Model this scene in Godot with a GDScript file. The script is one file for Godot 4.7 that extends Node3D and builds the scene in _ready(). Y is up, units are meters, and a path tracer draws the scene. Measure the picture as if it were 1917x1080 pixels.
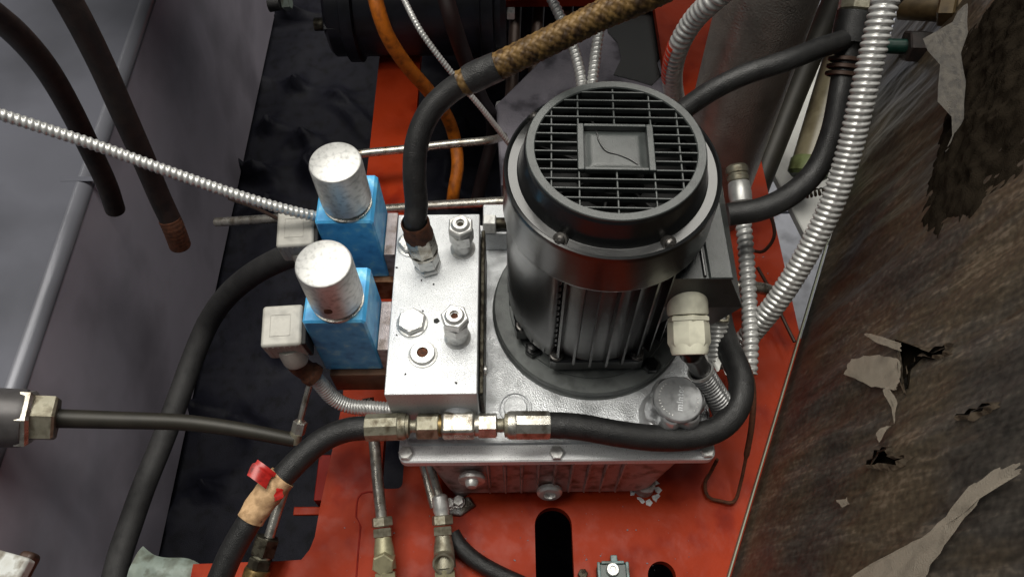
extends Node3D

# ---------------------------------------------------------------- geometry helpers
class MB:
	var v := PackedVector3Array()
	var n := PackedVector3Array()
	var idx := PackedInt32Array()

	func tri(a: int, b: int, c: int) -> void:
		var cr := (v[b] - v[a]).cross(v[c] - v[a])
		if cr.dot(n[a] + n[b] + n[c]) > 0.0:
			idx.append_array([a, c, b])
		else:
			idx.append_array([a, b, c])

	func vert(p: Vector3, nn: Vector3) -> int:
		v.append(p)
		n.append(nn)
		return v.size() - 1

	func flat3(a: Vector3, b: Vector3, c: Vector3, out: Vector3) -> void:
		var nn := (b - a).cross(c - a).normalized()
		if nn.dot(out) < 0.0:
			nn = -nn
		tri(vert(a, nn), vert(b, nn), vert(c, nn))

	func flat4(a: Vector3, b: Vector3, c: Vector3, d: Vector3, out: Vector3) -> void:
		var nn := (c - a).cross(d - b).normalized()
		if nn.dot(out) < 0.0:
			nn = -nn
		var i := vert(a, nn)
		vert(b, nn)
		vert(c, nn)
		vert(d, nn)
		tri(i, i + 1, i + 2)
		tri(i, i + 2, i + 3)

	# surface of revolution about the local y axis; prof holds (radius, y)
	func lathe(t: Transform3D, prof: Array, segs := 32, flat := false, phase := 0.0, mod = null) -> MB:
		var bands := []
		for k in prof.size() - 1:
			var d: Vector2 = prof[k + 1] - prof[k]
			bands.append(Vector2(d.y, -d.x).normalized())
		for k in prof.size() - 1:
			var na: Vector2 = bands[k]
			var nb: Vector2 = bands[k]
			if k > 0 and bands[k - 1].dot(bands[k]) > 0.8:
				na = (bands[k - 1] + bands[k]).normalized()
			if k < bands.size() - 1 and bands[k + 1].dot(bands[k]) > 0.8:
				nb = (bands[k + 1] + bands[k]).normalized()
			for s in segs:
				var a0 := TAU * s / segs + phase
				var a1 := TAU * (s + 1) / segs + phase
				var q := []
				for c in [[a0, prof[k], na], [a1, prof[k], na], [a1, prof[k + 1], nb], [a0, prof[k + 1], nb]]:
					var an: float = (a0 + a1) / 2 if flat else c[0]
					var rr: float = c[1].x * (mod.call(c[0]) if (mod != null) else 1.0)
					q.append([t * Vector3(cos(c[0]) * rr, c[1].y, sin(c[0]) * rr), (t.basis * Vector3(cos(an) * c[2].x, c[2].y, sin(an) * c[2].x)).normalized()])
				if (mod != null):
					var g: Vector3 = (q[2][0] - q[0][0]).cross(q[3][0] - q[1][0]).normalized()
					if g.length() > 0.5:
						if g.dot(q[0][1]) < 0:
							g = -g
						for w in q:
							w[1] = (w[1] + g * 2.0).normalized()
				var i := vert(q[0][0], q[0][1])
				vert(q[1][0], q[1][1])
				vert(q[2][0], q[2][1])
				vert(q[3][0], q[3][1])
				tri(i, i + 1, i + 2)
				tri(i, i + 2, i + 3)
		return self

	# hexagonal (or n-sided) nut or bolt head with chamfered ends
	func hexa(t: Transform3D, r: float, y0: float, y1: float, sides := 6, bore := 0.0, phase := 0.0) -> MB:
		var ch := minf(r * 0.10, (y1 - y0) * 0.25)
		lathe(t, [Vector2(bore, y0), Vector2(r * 0.90, y0), Vector2(r, y0 + ch), Vector2(r, y1 - ch), Vector2(r * 0.88, y1), Vector2(bore, y1)], sides, true, phase)
		return self

	# rounded box
	func rbox(t: Transform3D, size: Vector3, r := 0.001, q := 2) -> MB:
		var h := size / 2
		r = minf(r, minf(h.x, minf(h.y, h.z)) * 0.98)
		var ax := [Vector3.RIGHT, Vector3.UP, Vector3.BACK]
		var st := []
		for i in q + 1:
			st.append(float(i) / q * 0.5)
		for a in 3:
			for sg in [-1.0, 1.0]:
				var u: Vector3 = ax[(a + 1) % 3]
				var w: Vector3 = ax[(a + 2) % 3]
				var m := 2 * (q + 1)
				var start := v.size()
				for i in m:
					for j in m:
						var fi := -1.0 + float(i) / q if i <= q else float(i - q - 1) / q
						var fj := -1.0 + float(j) / q if j <= q else float(j - q - 1) / q
						var ci := -1.0 if i <= q else 1.0
						var cj := -1.0 if j <= q else 1.0
						var dir: Vector3 = (ax[a] * sg + u * fi + w * fj).normalized()
						if i <= q and fi > -0.0001 or i > q and fi < 0.0001:
							dir = (ax[a] * sg + w * fj).normalized()
						if j <= q and fj > -0.0001 or j > q and fj < 0.0001:
							dir = (ax[a] * sg + u * fi).normalized()
						if absf(fi) < 0.0001 and absf(fj) < 0.0001:
							dir = ax[a] * sg
						var core: Vector3 = ax[a] * sg * (absf(h.dot(ax[a])) - r) + u * ci * (h.dot(u) - r) + w * cj * (h.dot(w) - r)
						vert(t * (core + dir * r), (t.basis * dir).normalized())
				for i in m - 1:
					for j in m - 1:
						var k := start + i * m + j
						tri(k, k + 1, k + m + 1)
						tri(k, k + m + 1, k + m)
		return self

	# polygon in local x,z extruded along y with a bevelled top edge
	func prism(t: Transform3D, poly: PackedVector2Array, y0: float, y1: float, bev := 0.0, top_scale := 1.0) -> MB:
		if Geometry2D.is_polygon_clockwise(poly):
			poly.reverse()
		var inner := PackedVector2Array()
		var c := Vector2.ZERO
		for p in poly:
			c += p / poly.size()
		var m := poly.size()
		for i in m:
			var e0 := (poly[i] - poly[(i + m - 1) % m]).normalized()
			var e1 := (poly[(i + 1) % m] - poly[i]).normalized()
			var n0 := Vector2(-e0.y, e0.x)
			var n1 := Vector2(-e1.y, e1.x)
			var mid := (n0 + n1)
			mid = mid / maxf(mid.length_squared() / 2.0, 0.3)
			inner.append(c + (poly[i] - c) * top_scale + mid * bev)
		for i in m:
			var j := (i + 1) % m
			var a := poly[i]
			var b := poly[j]
			var at := c + (a - c) * top_scale
			var bt := c + (b - c) * top_scale
			var o := t.basis * Vector3((b - a).y, 0, -(b - a).x)
			flat4(t * Vector3(a.x, y0, a.y), t * Vector3(b.x, y0, b.y), t * Vector3(bt.x, y1 - bev, bt.y), t * Vector3(at.x, y1 - bev, at.y), o)
			if bev > 0.0:
				flat4(t * Vector3(at.x, y1 - bev, at.y), t * Vector3(bt.x, y1 - bev, bt.y), t * Vector3(inner[j].x, y1, inner[j].y), t * Vector3(inner[i].x, y1, inner[i].y), o.normalized() + t.basis.y)
		var ti := Geometry2D.triangulate_polygon(inner)
		for k in range(0, ti.size(), 3):
			flat3(t * Vector3(inner[ti[k]].x, y1, inner[ti[k]].y), t * Vector3(inner[ti[k + 1]].x, y1, inner[ti[k + 1]].y), t * Vector3(inner[ti[k + 2]].x, y1, inner[ti[k + 2]].y), t.basis.y)
		ti = Geometry2D.triangulate_polygon(poly)
		for k in range(0, ti.size(), 3):
			flat3(t * Vector3(poly[ti[k]].x, y0, poly[ti[k]].y), t * Vector3(poly[ti[k + 1]].x, y0, poly[ti[k + 1]].y), t * Vector3(poly[ti[k + 2]].x, y0, poly[ti[k + 2]].y), -t.basis.y)
		return self

	# tube along a track; rad is a number or a Callable(s, angle)
	func tube(tr: Track, rad, segs := 16, step := 0.004, s0 := 0.0, s1 := -1.0, caps := true, offset = null) -> MB:
		if s1 < 0:
			s1 = tr.length
		var rows: int = maxi(2, ceili((s1 - s0) / step) + 1)
		var start := v.size()
		for i in rows:
			var s := lerpf(s0, s1, float(i) / (rows - 1))
			var f := tr.at(s)
			var o: Vector3 = f.basis * offset.call(s) if (offset != null) else Vector3.ZERO
			for j in segs + 1:
				var a := TAU * j / segs
				var r: float = rad.call(s, a) if rad is Callable else rad
				var d := f.basis * Vector3(cos(a), sin(a), 0)
				vert(f.origin + o + d * r, d)
		if rad is Callable:
			renormal(start, rows, segs)
		for i in rows - 1:
			for j in segs:
				var k := start + i * (segs + 1) + j
				tri(k, k + 1, k + segs + 2)
				tri(k, k + segs + 2, k + segs + 1)
		if caps:
			for e in [0, rows - 1]:
				var f := tr.at(s0 if e == 0 else s1)
				var nn: Vector3 = f.basis.z * (-1.0 if e == 0 else 1.0)
				var o: Vector3 = f.basis * offset.call(s0 if e == 0 else s1) if (offset != null) else Vector3.ZERO
				var c := vert(f.origin + o, nn)
				for j in segs + 1:
					vert(v[start + e * (segs + 1) + j], nn)
				for j in segs:
					tri(c, c + 1 + j, c + 2 + j)
		return self

	func renormal(start: int, rows: int, segs: int) -> void:
		var w := segs + 1
		for i in rows:
			for j in w:
				var up: Vector3 = v[start + mini(i + 1, rows - 1) * w + j] - v[start + maxi(i - 1, 0) * w + j]
				var jl := j - 1 if j > 0 else segs - 1
				var jr := j + 1 if j < segs else 1
				var ac: Vector3 = v[start + i * w + jr] - v[start + i * w + jl]
				var k := start + i * w + j
				var g := ac.cross(up).normalized()
				if g.length() < 0.5:
					continue
				if g.dot(n[k]) < 0:
					g = -g
				n[k] = g

	# spiral-wound metal conduit: the ridge climbs one pitch each turn
	func conduit(tr: Track, r: float, pitch: float, depth: float, segs := 16, per := 6, s0 := 0.0, s1 := -1.0) -> MB:
		if s1 < 0:
			s1 = tr.length
		var prof := [0.0, 0.75, 1.0, 1.0, 0.8, 0.05]
		if per == 4:
			prof = [0.0, 0.8, 1.0, 0.5]
		var rows := int((s1 - s0) / pitch * per)
		var start := v.size()
		for i in rows:
			for j in segs + 1:
				var s := s0 + (float(i) / per + float(j) / segs) * pitch
				var f := tr.at(minf(s, s1))
				var a := TAU * j / segs
				var d := f.basis * Vector3(cos(a), sin(a), 0)
				vert(f.origin + d * (r - depth * (1.0 - prof[i % per])), d)
		renormal(start, rows, segs)
		for i in rows - 1:
			for j in segs:
				var k := start + i * (segs + 1) + j
				tri(k, k + 1, k + segs + 2)
				tri(k, k + segs + 2, k + segs + 1)
		return self

	# grid surface from a function (u,v) -> Vector3; keep(u,v) may leave cells out
	func grid(f: Callable, nu: int, nv: int, up: Vector3, keep = null) -> MB:
		var start := v.size()
		for i in nv + 1:
			for j in nu + 1:
				vert(f.call(float(j) / nu, float(i) / nv), up)
		var w := nu + 1
		for i in nv + 1:
			for j in w:
				var a: Vector3 = v[start + i * w + mini(j + 1, nu)] - v[start + i * w + maxi(j - 1, 0)]
				var b: Vector3 = v[start + mini(i + 1, nv) * w + j] - v[start + maxi(i - 1, 0) * w + j]
				var g := a.cross(b).normalized()
				n[start + i * w + j] = g if g.dot(up) >= 0 else -g
		for i in nv:
			for j in nu:
				if (keep != null) and not keep.call((j + 0.5) / nu, (i + 0.5) / nv):
					continue
				var k := start + i * w + j
				tri(k, k + 1, k + w + 1)
				tri(k, k + w + 1, k + w)
		return self

	func mesh(off: Vector3) -> ArrayMesh:
		var arr := []
		arr.resize(Mesh.ARRAY_MAX)
		var vv := PackedVector3Array()
		vv.resize(v.size())
		var uv := PackedVector2Array()
		uv.resize(v.size())
		for i in v.size():
			vv[i] = v[i] - off
			uv[i] = Vector2(v[i].x, v[i].z)
		arr[Mesh.ARRAY_VERTEX] = vv
		arr[Mesh.ARRAY_NORMAL] = n
		arr[Mesh.ARRAY_TEX_UV] = uvs if uvs.size() == v.size() else uv
		arr[Mesh.ARRAY_INDEX] = idx
		var m := ArrayMesh.new()
		m.add_surface_from_arrays(Mesh.PRIMITIVE_TRIANGLES, arr)
		return m
	var uvs := PackedVector2Array()

# smooth curve through points with frames along its length
class Track:
	var p := PackedVector3Array()
	var fr: Array[Basis] = []
	var cum := PackedFloat32Array()
	var length := 0.0

	func _init(pts: Array, sub := 12, smooth := true) -> void:
		var m := pts.size()
		for i in m - 1:
			var a: Vector3 = pts[maxi(i - 1, 0)]
			var b: Vector3 = pts[i]
			var c: Vector3 = pts[i + 1]
			var d: Vector3 = pts[mini(i + 2, m - 1)]
			if i == 0:
				a = b * 2.0 - c
			if i == m - 2:
				d = c * 2.0 - b
			var l := b.distance_to(c)
			var t0 := (c - a) / maxf(a.distance_to(c), 0.0001) * l
			var t1 := (d - b) / maxf(b.distance_to(d), 0.0001) * l
			var k := sub if smooth else 1
			for q in k:
				var t := float(q) / k
				var t2 := t * t
				var t3 := t2 * t
				if smooth:
					p.append(b * (2 * t3 - 3 * t2 + 1) + t0 * (t3 - 2 * t2 + t) + c * (3 * t2 - 2 * t3) + t1 * (t3 - t2))
				else:
					p.append(b)
		p.append(pts[m - 1])
		cum.append(0.0)
		for i in range(1, p.size()):
			length += p[i].distance_to(p[i - 1])
			cum.append(length)
		var last := Vector3.ZERO
		for i in p.size():
			var tan := (p[mini(i + 1, p.size() - 1)] - p[maxi(i - 1, 0)]).normalized()
			if i == 0:
				last = Vector3.UP if absf(tan.y) < 0.9 else Vector3.RIGHT
			last = (last - tan * last.dot(tan)).normalized()
			fr.append(Basis(last, tan.cross(last), tan))

	func at(s: float) -> Transform3D:
		s = clampf(s, 0.0, length)
		var i := clampi(cum.bsearch(s) - 1, 0, p.size() - 2)
		var t := clampf((s - cum[i]) / maxf(cum[i + 1] - cum[i], 1e-7), 0, 1)
		var b := Basis(fr[i].x.lerp(fr[i + 1].x, t).normalized(), fr[i].y.lerp(fr[i + 1].y, t).normalized(), fr[i].z.lerp(fr[i + 1].z, t).normalized())
		return Transform3D(b, p[i].lerp(p[i + 1], t))

# ---------------------------------------------------------------- scene helpers
var M := {}
var used := {}

func numbered(called: String) -> String:
	used[called] = used.get(called, -1) + 1
	return called if used[called] == 0 else "%s_%03d" % [called, used[called]]

func thing(called: String, label: String, category: String, at := Vector3.ZERO, group := "") -> Node3D:
	var o := Node3D.new()
	o.name = numbered(called)
	o.position = at
	o.set_meta("label", label)
	o.set_meta("category", category)
	if group:
		o.set_meta("group", group)
	add_child(o, true)
	return o

func part(parent: Node3D, called: String, mb: MB, mat: Material) -> MeshInstance3D:
	var o := MeshInstance3D.new()
	o.name = called
	var off := parent.position
	var up := parent.get_parent()
	if up != self and up is Node3D:
		off += up.position
	o.mesh = mb.mesh(off)
	o.set_surface_override_material(0, mat)
	parent.add_child(o, true)
	return o

func structure(o: Node3D, called: String) -> Node3D:
	o.name = called
	o.set_meta("kind", "structure")
	add_child(o, true)
	return o

func copy(o: Node3D, called: String, shift: Vector3, label: String) -> Node3D:
	var c: Node3D = o.duplicate()
	c.name = numbered(called)
	c.position = o.position + shift
	c.set_meta("label", label)
	add_child(c, true)
	return c

func T(p: Vector3, dir := Vector3.UP, turn := 0.0) -> Transform3D:   # local y along dir
	var y := dir.normalized()
	var x := Vector3.RIGHT if absf(y.x) < 0.9 else Vector3.BACK
	x = (x - y * x.dot(y)).normalized()
	return Transform3D(Basis(x, y, x.cross(y)) * Basis(Vector3.UP, turn), p)

func noise_tex(sd: int, freq: float, oct: int, stops: Array, size := 512, bump := -1.0, kind := FastNoiseLite.TYPE_SIMPLEX_SMOOTH) -> NoiseTexture2D:
	var f := FastNoiseLite.new()
	f.seed = sd
	f.noise_type = kind
	f.frequency = freq
	f.fractal_octaves = oct
	f.fractal_type = FastNoiseLite.FRACTAL_FBM if oct > 1 else FastNoiseLite.FRACTAL_NONE
	var t := NoiseTexture2D.new()
	t.width = size
	t.height = size
	t.seamless = true
	t.generate_mipmaps = false
	t.noise = f
	if bump > 0:
		t.as_normal_map = true
		t.bump_strength = bump
	elif stops.size():
		var g := Gradient.new()
		var offs := PackedFloat32Array()
		var cols := PackedColorArray()
		for s in stops:
			offs.append(s[0])
			cols.append(s[1] if s[1] is Color else Color(s[1], s[1], s[1]))
		g.offsets = offs
		g.colors = cols
		t.color_ramp = g
	return t

func mat(col: Color, rough: float, metal := 0.0, tex: Texture2D = null, scale := 10.0, nrm: Texture2D = null, nscale := 0.3, rtex: Texture2D = null) -> StandardMaterial3D:
	var m := StandardMaterial3D.new()
	m.albedo_color = col
	m.roughness = rough
	m.metallic = metal
	m.uv1_triplanar = true
	m.uv1_scale = Vector3.ONE * scale
	if tex:
		m.albedo_texture = tex
	if nrm:
		m.normal_enabled = true
		m.normal_texture = nrm
		m.normal_scale = nscale
	if rtex:
		m.roughness_texture = rtex
	return m

func materials() -> void:
	var speck := noise_tex(1, 0.16, 2, [[0.0, 0.2], [0.14, 0.7], [0.24, 0.95], [1.0, 1.0]])
	var blot := noise_tex(15, 0.014, 5, [[0.0, Color(0.5, 0.5, 0.51)], [0.25, Color(0.72, 0.72, 0.73)], [0.4, Color(0.9, 0.9, 0.91)], [0.8, Color(1, 1, 1)], [1.0, Color(1, 1, 1)]])
	var worn := noise_tex(2, 0.012, 5, [[0.0, 0.55], [0.35, 0.78], [0.55, 1.0], [1.0, 0.9]])
	var heavy := noise_tex(3, 0.012, 5, [[0.0, Color(0.25, 0.2, 0.16)], [0.38, Color(0.55, 0.5, 0.45)], [0.55, Color(0.92, 0.9, 0.88)], [1.0, Color(1, 1, 1)]])
	var rusty := noise_tex(4, 0.02, 5, [[0.0, Color(0.22, 0.1, 0.05)], [0.42, Color(0.45, 0.24, 0.12)], [0.55, Color(0.8, 0.72, 0.66)], [1.0, Color(1, 0.97, 0.94)]])
	var grime := noise_tex(5, 0.01, 5, [[0.0, Color(0.5, 0.45, 0.4)], [0.3, Color(0.78, 0.76, 0.73)], [0.55, Color(1, 1, 1)], [1.0, Color(0.93, 0.92, 0.9)]])
	var redmot := noise_tex(6, 0.006, 5, [[0.0, Color(0.66, 0.5, 0.45)], [0.28, Color(0.86, 0.76, 0.7)], [0.4, Color(0.95, 0.93, 0.9)], [0.6, Color(1.0, 1.0, 1.0)], [1.0, Color(0.98, 0.97, 0.96)]])
	var grain := noise_tex(7, 0.22, 3, [], 512, 6.0)
	var dents := noise_tex(8, 0.02, 4, [], 512, 8.0)
	var soft := noise_tex(10, 0.01, 4, [[0.0, Color(0.72, 0.72, 0.72)], [0.4, Color(0.92, 0.92, 0.92)], [0.6, Color(1, 1, 1)], [1.0, Color(0.95, 0.95, 0.95)]])
	var faint := noise_tex(16, 0.006, 6, [[0.0, 0.8], [0.4, 0.93], [0.6, 1.0], [1.0, 0.95]])
	var skyblue := noise_tex(17, 0.012, 4, [[0.0, Color(0.20, 0.54, 0.77)], [0.4, Color(0.29, 0.66, 0.88)], [0.62, Color(0.34, 0.70, 0.90)], [0.8, Color(0.50, 0.77, 0.90)], [1.0, Color(0.70, 0.84, 0.89)]])
	var browny := noise_tex(14, 0.008, 4, [[0.0, Color(0.45, 0.27, 0.18)], [0.5, Color(0.62, 0.44, 0.32)], [0.7, Color(0.8, 0.68, 0.58)], [1.0, Color(0.9, 0.85, 0.8)]])
	var rr := noise_tex(9, 0.02, 5, [[0.0, 0.6], [0.4, 0.8], [0.6, 1.0], [1.0, 1.0]])
	M.silver = mat(Color(0.87, 0.88, 0.89), 0.42, 0.25, speck, 9.0, grain, 0.3, rr)
	M.lid = mat(Color(0.83, 0.84, 0.85), 0.42, 0.35, soft, 6.0, grain, 0.22, rr)
	M.silver_dirty = mat(Color(0.72, 0.74, 0.75), 0.5, 0.5, heavy, 7.0, grain, 0.5, rr)
	M.silver_red = mat(Color(0.7, 0.66, 0.66), 0.42, 0.5, grime, 9.0, grain, 0.3)
	M.steel = mat(Color(0.78, 0.77, 0.74), 0.34, 0.85, grime, 14.0, grain, 0.2, rr)
	M.steel_old = mat(Color(0.60, 0.585, 0.52), 0.42, 0.6, grime, 18.0, grain, 0.3, rr)
	M.steel_dark = mat(Color(0.32, 0.31, 0.27), 0.45, 0.75, heavy, 18.0, grain, 0.3)
	M.zinc = mat(Color(0.83, 0.83, 0.82), 0.36, 0.6, soft, 22.0, grain, 0.15)
	M.cap = mat(Color(0.82, 0.82, 0.81), 0.44, 0.5, soft, 30.0, grain, 0.3, rr)
	M.chrome = mat(Color(0.80, 0.805, 0.81), 0.33, 0.55, soft, 14.0)
	M.steel_conduit = mat(Color(0.80, 0.80, 0.79), 0.36, 0.5, faint, 16.0, grain, 0.15)
	M.brown_base = mat(Color(0.40, 0.28, 0.2), 0.5, 0.3, soft, 9.0, grain, 0.15)
	M.bronze = mat(Color(0.52, 0.44, 0.28), 0.42, 0.7, grime, 20.0)
	M.rust = mat(Color(0.36, 0.2, 0.11), 0.8, 0.1, worn, 30.0, grain, 0.6)
	M.rust_steel = mat(Color(0.70, 0.62, 0.54), 0.5, 0.45, browny, 9.0, grain, 0.15)
	M.black = mat(Color(0.07, 0.074, 0.077), 0.3, 0.0, faint, 8.0, dents, 0.05)
	M.black.clearcoat_enabled = true
	M.black.clearcoat = 0.4
	M.black.clearcoat_roughness = 0.18
	M.black_satin = mat(Color(0.22, 0.235, 0.232), 0.40, 0.0, soft, 9.0, grain, 0.12)
	M.flange = mat(Color(0.40, 0.415, 0.41), 0.42, 0.1, soft, 9.0, grain, 0.12)  # black motor paint; ceiling reflection put into the colour as a paler grey
	M.black_deep = mat(Color(0.025, 0.026, 0.028), 0.7)
	M.rubber = mat(Color(0.125, 0.125, 0.125), 0.55, 0.0, blot, 10.0, grain, 0.4, rr)
	M.rubber_dusty = mat(Color(0.18, 0.178, 0.178), 0.65, 0.0, blot, 9.0, grain, 0.4)
	M.rubber_brown = mat(Color(0.15, 0.105, 0.09), 0.6, 0.0, heavy, 12.0, grain, 0.5)
	M.brass = mat(Color(0.46, 0.36, 0.19), 0.55, 0.15, heavy, 14.0)
	M.brass_dark = mat(Color(0.2, 0.15, 0.08), 0.6, 0.3)
	M.blue = mat(Color(1, 1, 1), 0.42, 0.0, skyblue, 9.0, grain, 0.12)
	M.grey_plastic = mat(Color(0.66, 0.65, 0.62), 0.5, 0.0, faint, 18.0)
	M.cream = mat(Color(0.88, 0.87, 0.79), 0.42, 0.0, faint, 18.0)
	M.red = mat(Color(0.60, 0.195, 0.085), 0.5, 0.0, redmot, 3.2, dents, 0.1, rr)
	M.red_dark = mat(Color(0.5, 0.1, 0.06), 0.5, 0.0, grime, 6.0)
	M.wall = mat(Color(0.37, 0.375, 0.41), 0.42, 0.1, faint, 1.3)
	M.wall_low = mat(Color(0.72, 0.695, 0.745), 0.45, 0.0, faint, 1.5)
	M.plastic_sheet = mat(Color(0.10, 0.102, 0.14), 0.62, 0.0, blot, 6.0, grain, 0.3)
	M.navy = mat(Color(0.13, 0.135, 0.17), 0.35, 0.0, grime, 5.0)
	M.copper = mat(Color(0.27, 0.20, 0.165), 0.5, 0.3, soft, 16.0)
	M.slab = mat(Color(0.52, 0.505, 0.535), 0.7, 0.0, blot, 2.2, grain, 0.2)
	M.oil = mat(Color(0.03, 0.03, 0.03), 0.25)
	M.column = mat(Color(0.60, 0.575, 0.55), 0.3, 0.5, soft, 4.0, grain, 0.25)
	M.rod = mat(Color(0.17, 0.16, 0.135), 0.5, 0.2, soft, 7.0)
	M.orange = mat(Color(0.74, 0.40, 0.05), 0.5, 0.0, grime, 14.0, grain, 0.5)
	M.maroon = mat(Color(0.12, 0.05, 0.05), 0.55, 0.0, grime, 14.0)
	M.white = mat(Color(0.92, 0.92, 0.90), 0.5, 0.0, soft, 2.0)
	M.tile = mat(Color(0.66, 0.67, 0.71), 0.4, 0.0, soft, 3.0)
	M.grout = mat(Color(0.2, 0.2, 0.2), 0.9)
	M.teal = mat(Color(0.05, 0.2, 0.17), 0.35, 0.0, grime, 14.0)
	M.teal_pale = mat(Color(0.42, 0.52, 0.52), 0.4, 0.0, grime, 14.0)
	M.paper = mat(Color(0.80, 0.66, 0.50), 0.75, 0.0, grime, 16.0, grain, 0.5)
	M.red_tape = mat(Color(0.66, 0.12, 0.1), 0.35, 0.0, grime, 25.0)
	M.mint = mat(Color(0.55, 0.60, 0.57), 0.55, 0.0, grime, 10.0)
	M.film = mat(Color(0.62, 0.585, 0.53), 0.4, 0.0, soft, 9.0, grain, 0.4)
	M.film.transparency = BaseMaterial3D.TRANSPARENCY_ALPHA
	M.film.albedo_color.a = 0.68
	M.foil = mat(Color(0.29, 0.27, 0.235), 0.5, 0.1, heavy, 16.0, grain, 0.6)
	M.disc = mat(Color(0.66, 0.665, 0.67), 0.36, 0.4, soft, 14.0)
	M.olive = mat(Color(0.64, 0.62, 0.50), 0.42, 0.4, soft, 20.0, grain, 0.2)
	M.dull_brass = mat(Color(0.36, 0.30, 0.20), 0.5, 0.3, grime, 12.0)
	M.foot = mat(Color(0.5, 0.52, 0.46), 0.5, 0.2)
	M.rubber_gloss = mat(Color(0.10, 0.10, 0.105), 0.32, 0.0, faint, 10.0)
	M.grip = mat(Color(0.82, 0.825, 0.83), 0.28, 0.7, soft, 14.0)
	M.spring = mat(Color(0.56, 0.56, 0.56), 0.36, 0.6, soft, 14.0)
	M.silver_lit = mat(Color(0.95, 0.955, 0.96), 0.36, 0.2, speck, 9.0, grain, 0.2)  # same silver paint as the lid, brightened to carry the lip highlight
	M.fitting_grey = mat(Color(0.33, 0.32, 0.32), 0.4, 0.3, soft, 10.0)
	M.pale_plate = mat(Color(0.74, 0.75, 0.74), 0.5, 0.0, grime, 12.0)
	M.torn = mat(Color(0.34, 0.305, 0.26), 0.5, 0.0, heavy, 20.0, grain, 0.4)
	M.horn = mat(Color(0.50, 0.47, 0.38), 0.35, 0.0, grime, 6.0)
	M.green_pale = mat(Color(0.42, 0.46, 0.3), 0.4, 0.0, grime, 8.0)
	M.crumb = mat(Color(0.14, 0.12, 0.095), 0.85, 0.0, soft, 8.0, grain, 0.8)
	M.orange_paint = mat(Color(0.85, 0.22, 0.07), 0.45)
	dull(M.plastic_sheet, 0.3)
	dull(M.red, 0.22)
	dull(M.red_dark, 0.25)
	dull(M.slab, 0.2)
	dull(M.crumb, 0.1)
	M.wall_edge_lit = mat(Color(0.46, 0.465, 0.495), 0.28, 0.25, faint, 1.3)  # same painted sheet as the wall, ridge highlight put in as a paler tone
	M.screw = mat(Color(0.35, 0.34, 0.33), 0.35, 0.8)

func dull(m: StandardMaterial3D, s: float) -> void:
	m.metallic_specular = s

# ---------------------------------------------------------------- builders
func hose(called: String, label: String, category: String, pts: Array, r: float, m: Material, body := "rubber_sleeve", group := "", segs := 18) -> Node3D:
	var o := thing(called, label, category, pts[0], group)
	var tr := Track.new(pts)
	part(o, body, MB.new().tube(tr, r, segs, 0.005), m)
	return o

func conduit_thing(label: String, pts: Array, r: float, pitch: float, m: Material, depth := -1.0, per := 6, segs := 16) -> Node3D:
	var o := thing("flexible_conduit", label, "conduit", pts[0], "spiral-wound steel conduits")
	part(o, "spiral_sleeve", MB.new().conduit(Track.new(pts), r, pitch, depth if depth > 0 else r * 0.14, segs, per), m)
	return o

func circle(c: Vector2, r: float, k := 24) -> PackedVector2Array:
	var a := PackedVector2Array()
	for i in k:
		a.append(c + Vector2(cos(TAU * i / k), sin(TAU * i / k)) * r)
	return a

func round_rect(x0: float, z0: float, x1: float, z1: float, r: float, k := 5) -> PackedVector2Array:
	var a := PackedVector2Array()
	for q in [[x1 - r, z1 - r, 0.0], [x0 + r, z1 - r, PI / 2], [x0 + r, z0 + r, PI], [x1 - r, z0 + r, 1.5 * PI]]:
		for i in k + 1:
			var an: float = q[2] + PI / 2 * i / k
			a.append(Vector2(q[0] + cos(an) * r, q[1] + sin(an) * r))
	return a

func _ready() -> void:
	# camera
	var cam := Camera3D.new()
	cam.name = "camera"
	cam.transform = Transform3D(Basis(Vector3(0.999945, -0.005315, 0.009023), Vector3(0.010472, 0.507511, -0.861582), Vector3(-0.000000, 0.861629, 0.507538)), Vector3(-0.03560, 0.72333, 0.20117))
	cam.fov = 40.8520
	cam.near = 0.01
	cam.far = 60.0
	cam.current = true
	add_child(cam)
	# surroundings and ceiling lamps of the workshop
	var we := WorldEnvironment.new()
	we.name = "environment"
	var e := Environment.new()
	e.background_mode = Environment.BG_COLOR
	e.background_color = Color(0.30, 0.31, 0.32)
	e.tonemap_mode = Environment.TONE_MAPPER_LINEAR
	e.tonemap_exposure = 0.80
	e.sdfgi_enabled = true
	e.ssao_enabled = true
	e.ssil_enabled = true
	we.environment = e
	add_child(we)
	for q in [[Vector3(-0.2, 2.4, -0.42), Vector2(1.6, 0.7), 6.0], [Vector3(0.15, 2.4, -1.85), Vector2(2.3, 1.2), 9.0], [Vector3(-1.1, 2.4, 0.15), Vector2(0.4, 1.3), 2.0]]:
		var l := AreaLight3D.new()
		l.name = "ceiling_light"
		l.light_color = Color(1.0, 0.985, 0.95)
		l.light_energy = q[2]
		l.area_size = q[1]
		l.area_range = 8.0
		l.shadow_enabled = true
		l.transform = Transform3D(Basis(Vector3.RIGHT, Vector3(0, 0, -1), Vector3.UP), q[0])
		add_child(l, true)
	materials()
	setting()
	tank()
	motor()
	manifold()
	valves()
	front_hose()
	top_hose()
	conduits()
	left_side()
	back_side()
	right_side()
	front_fittings()

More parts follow.
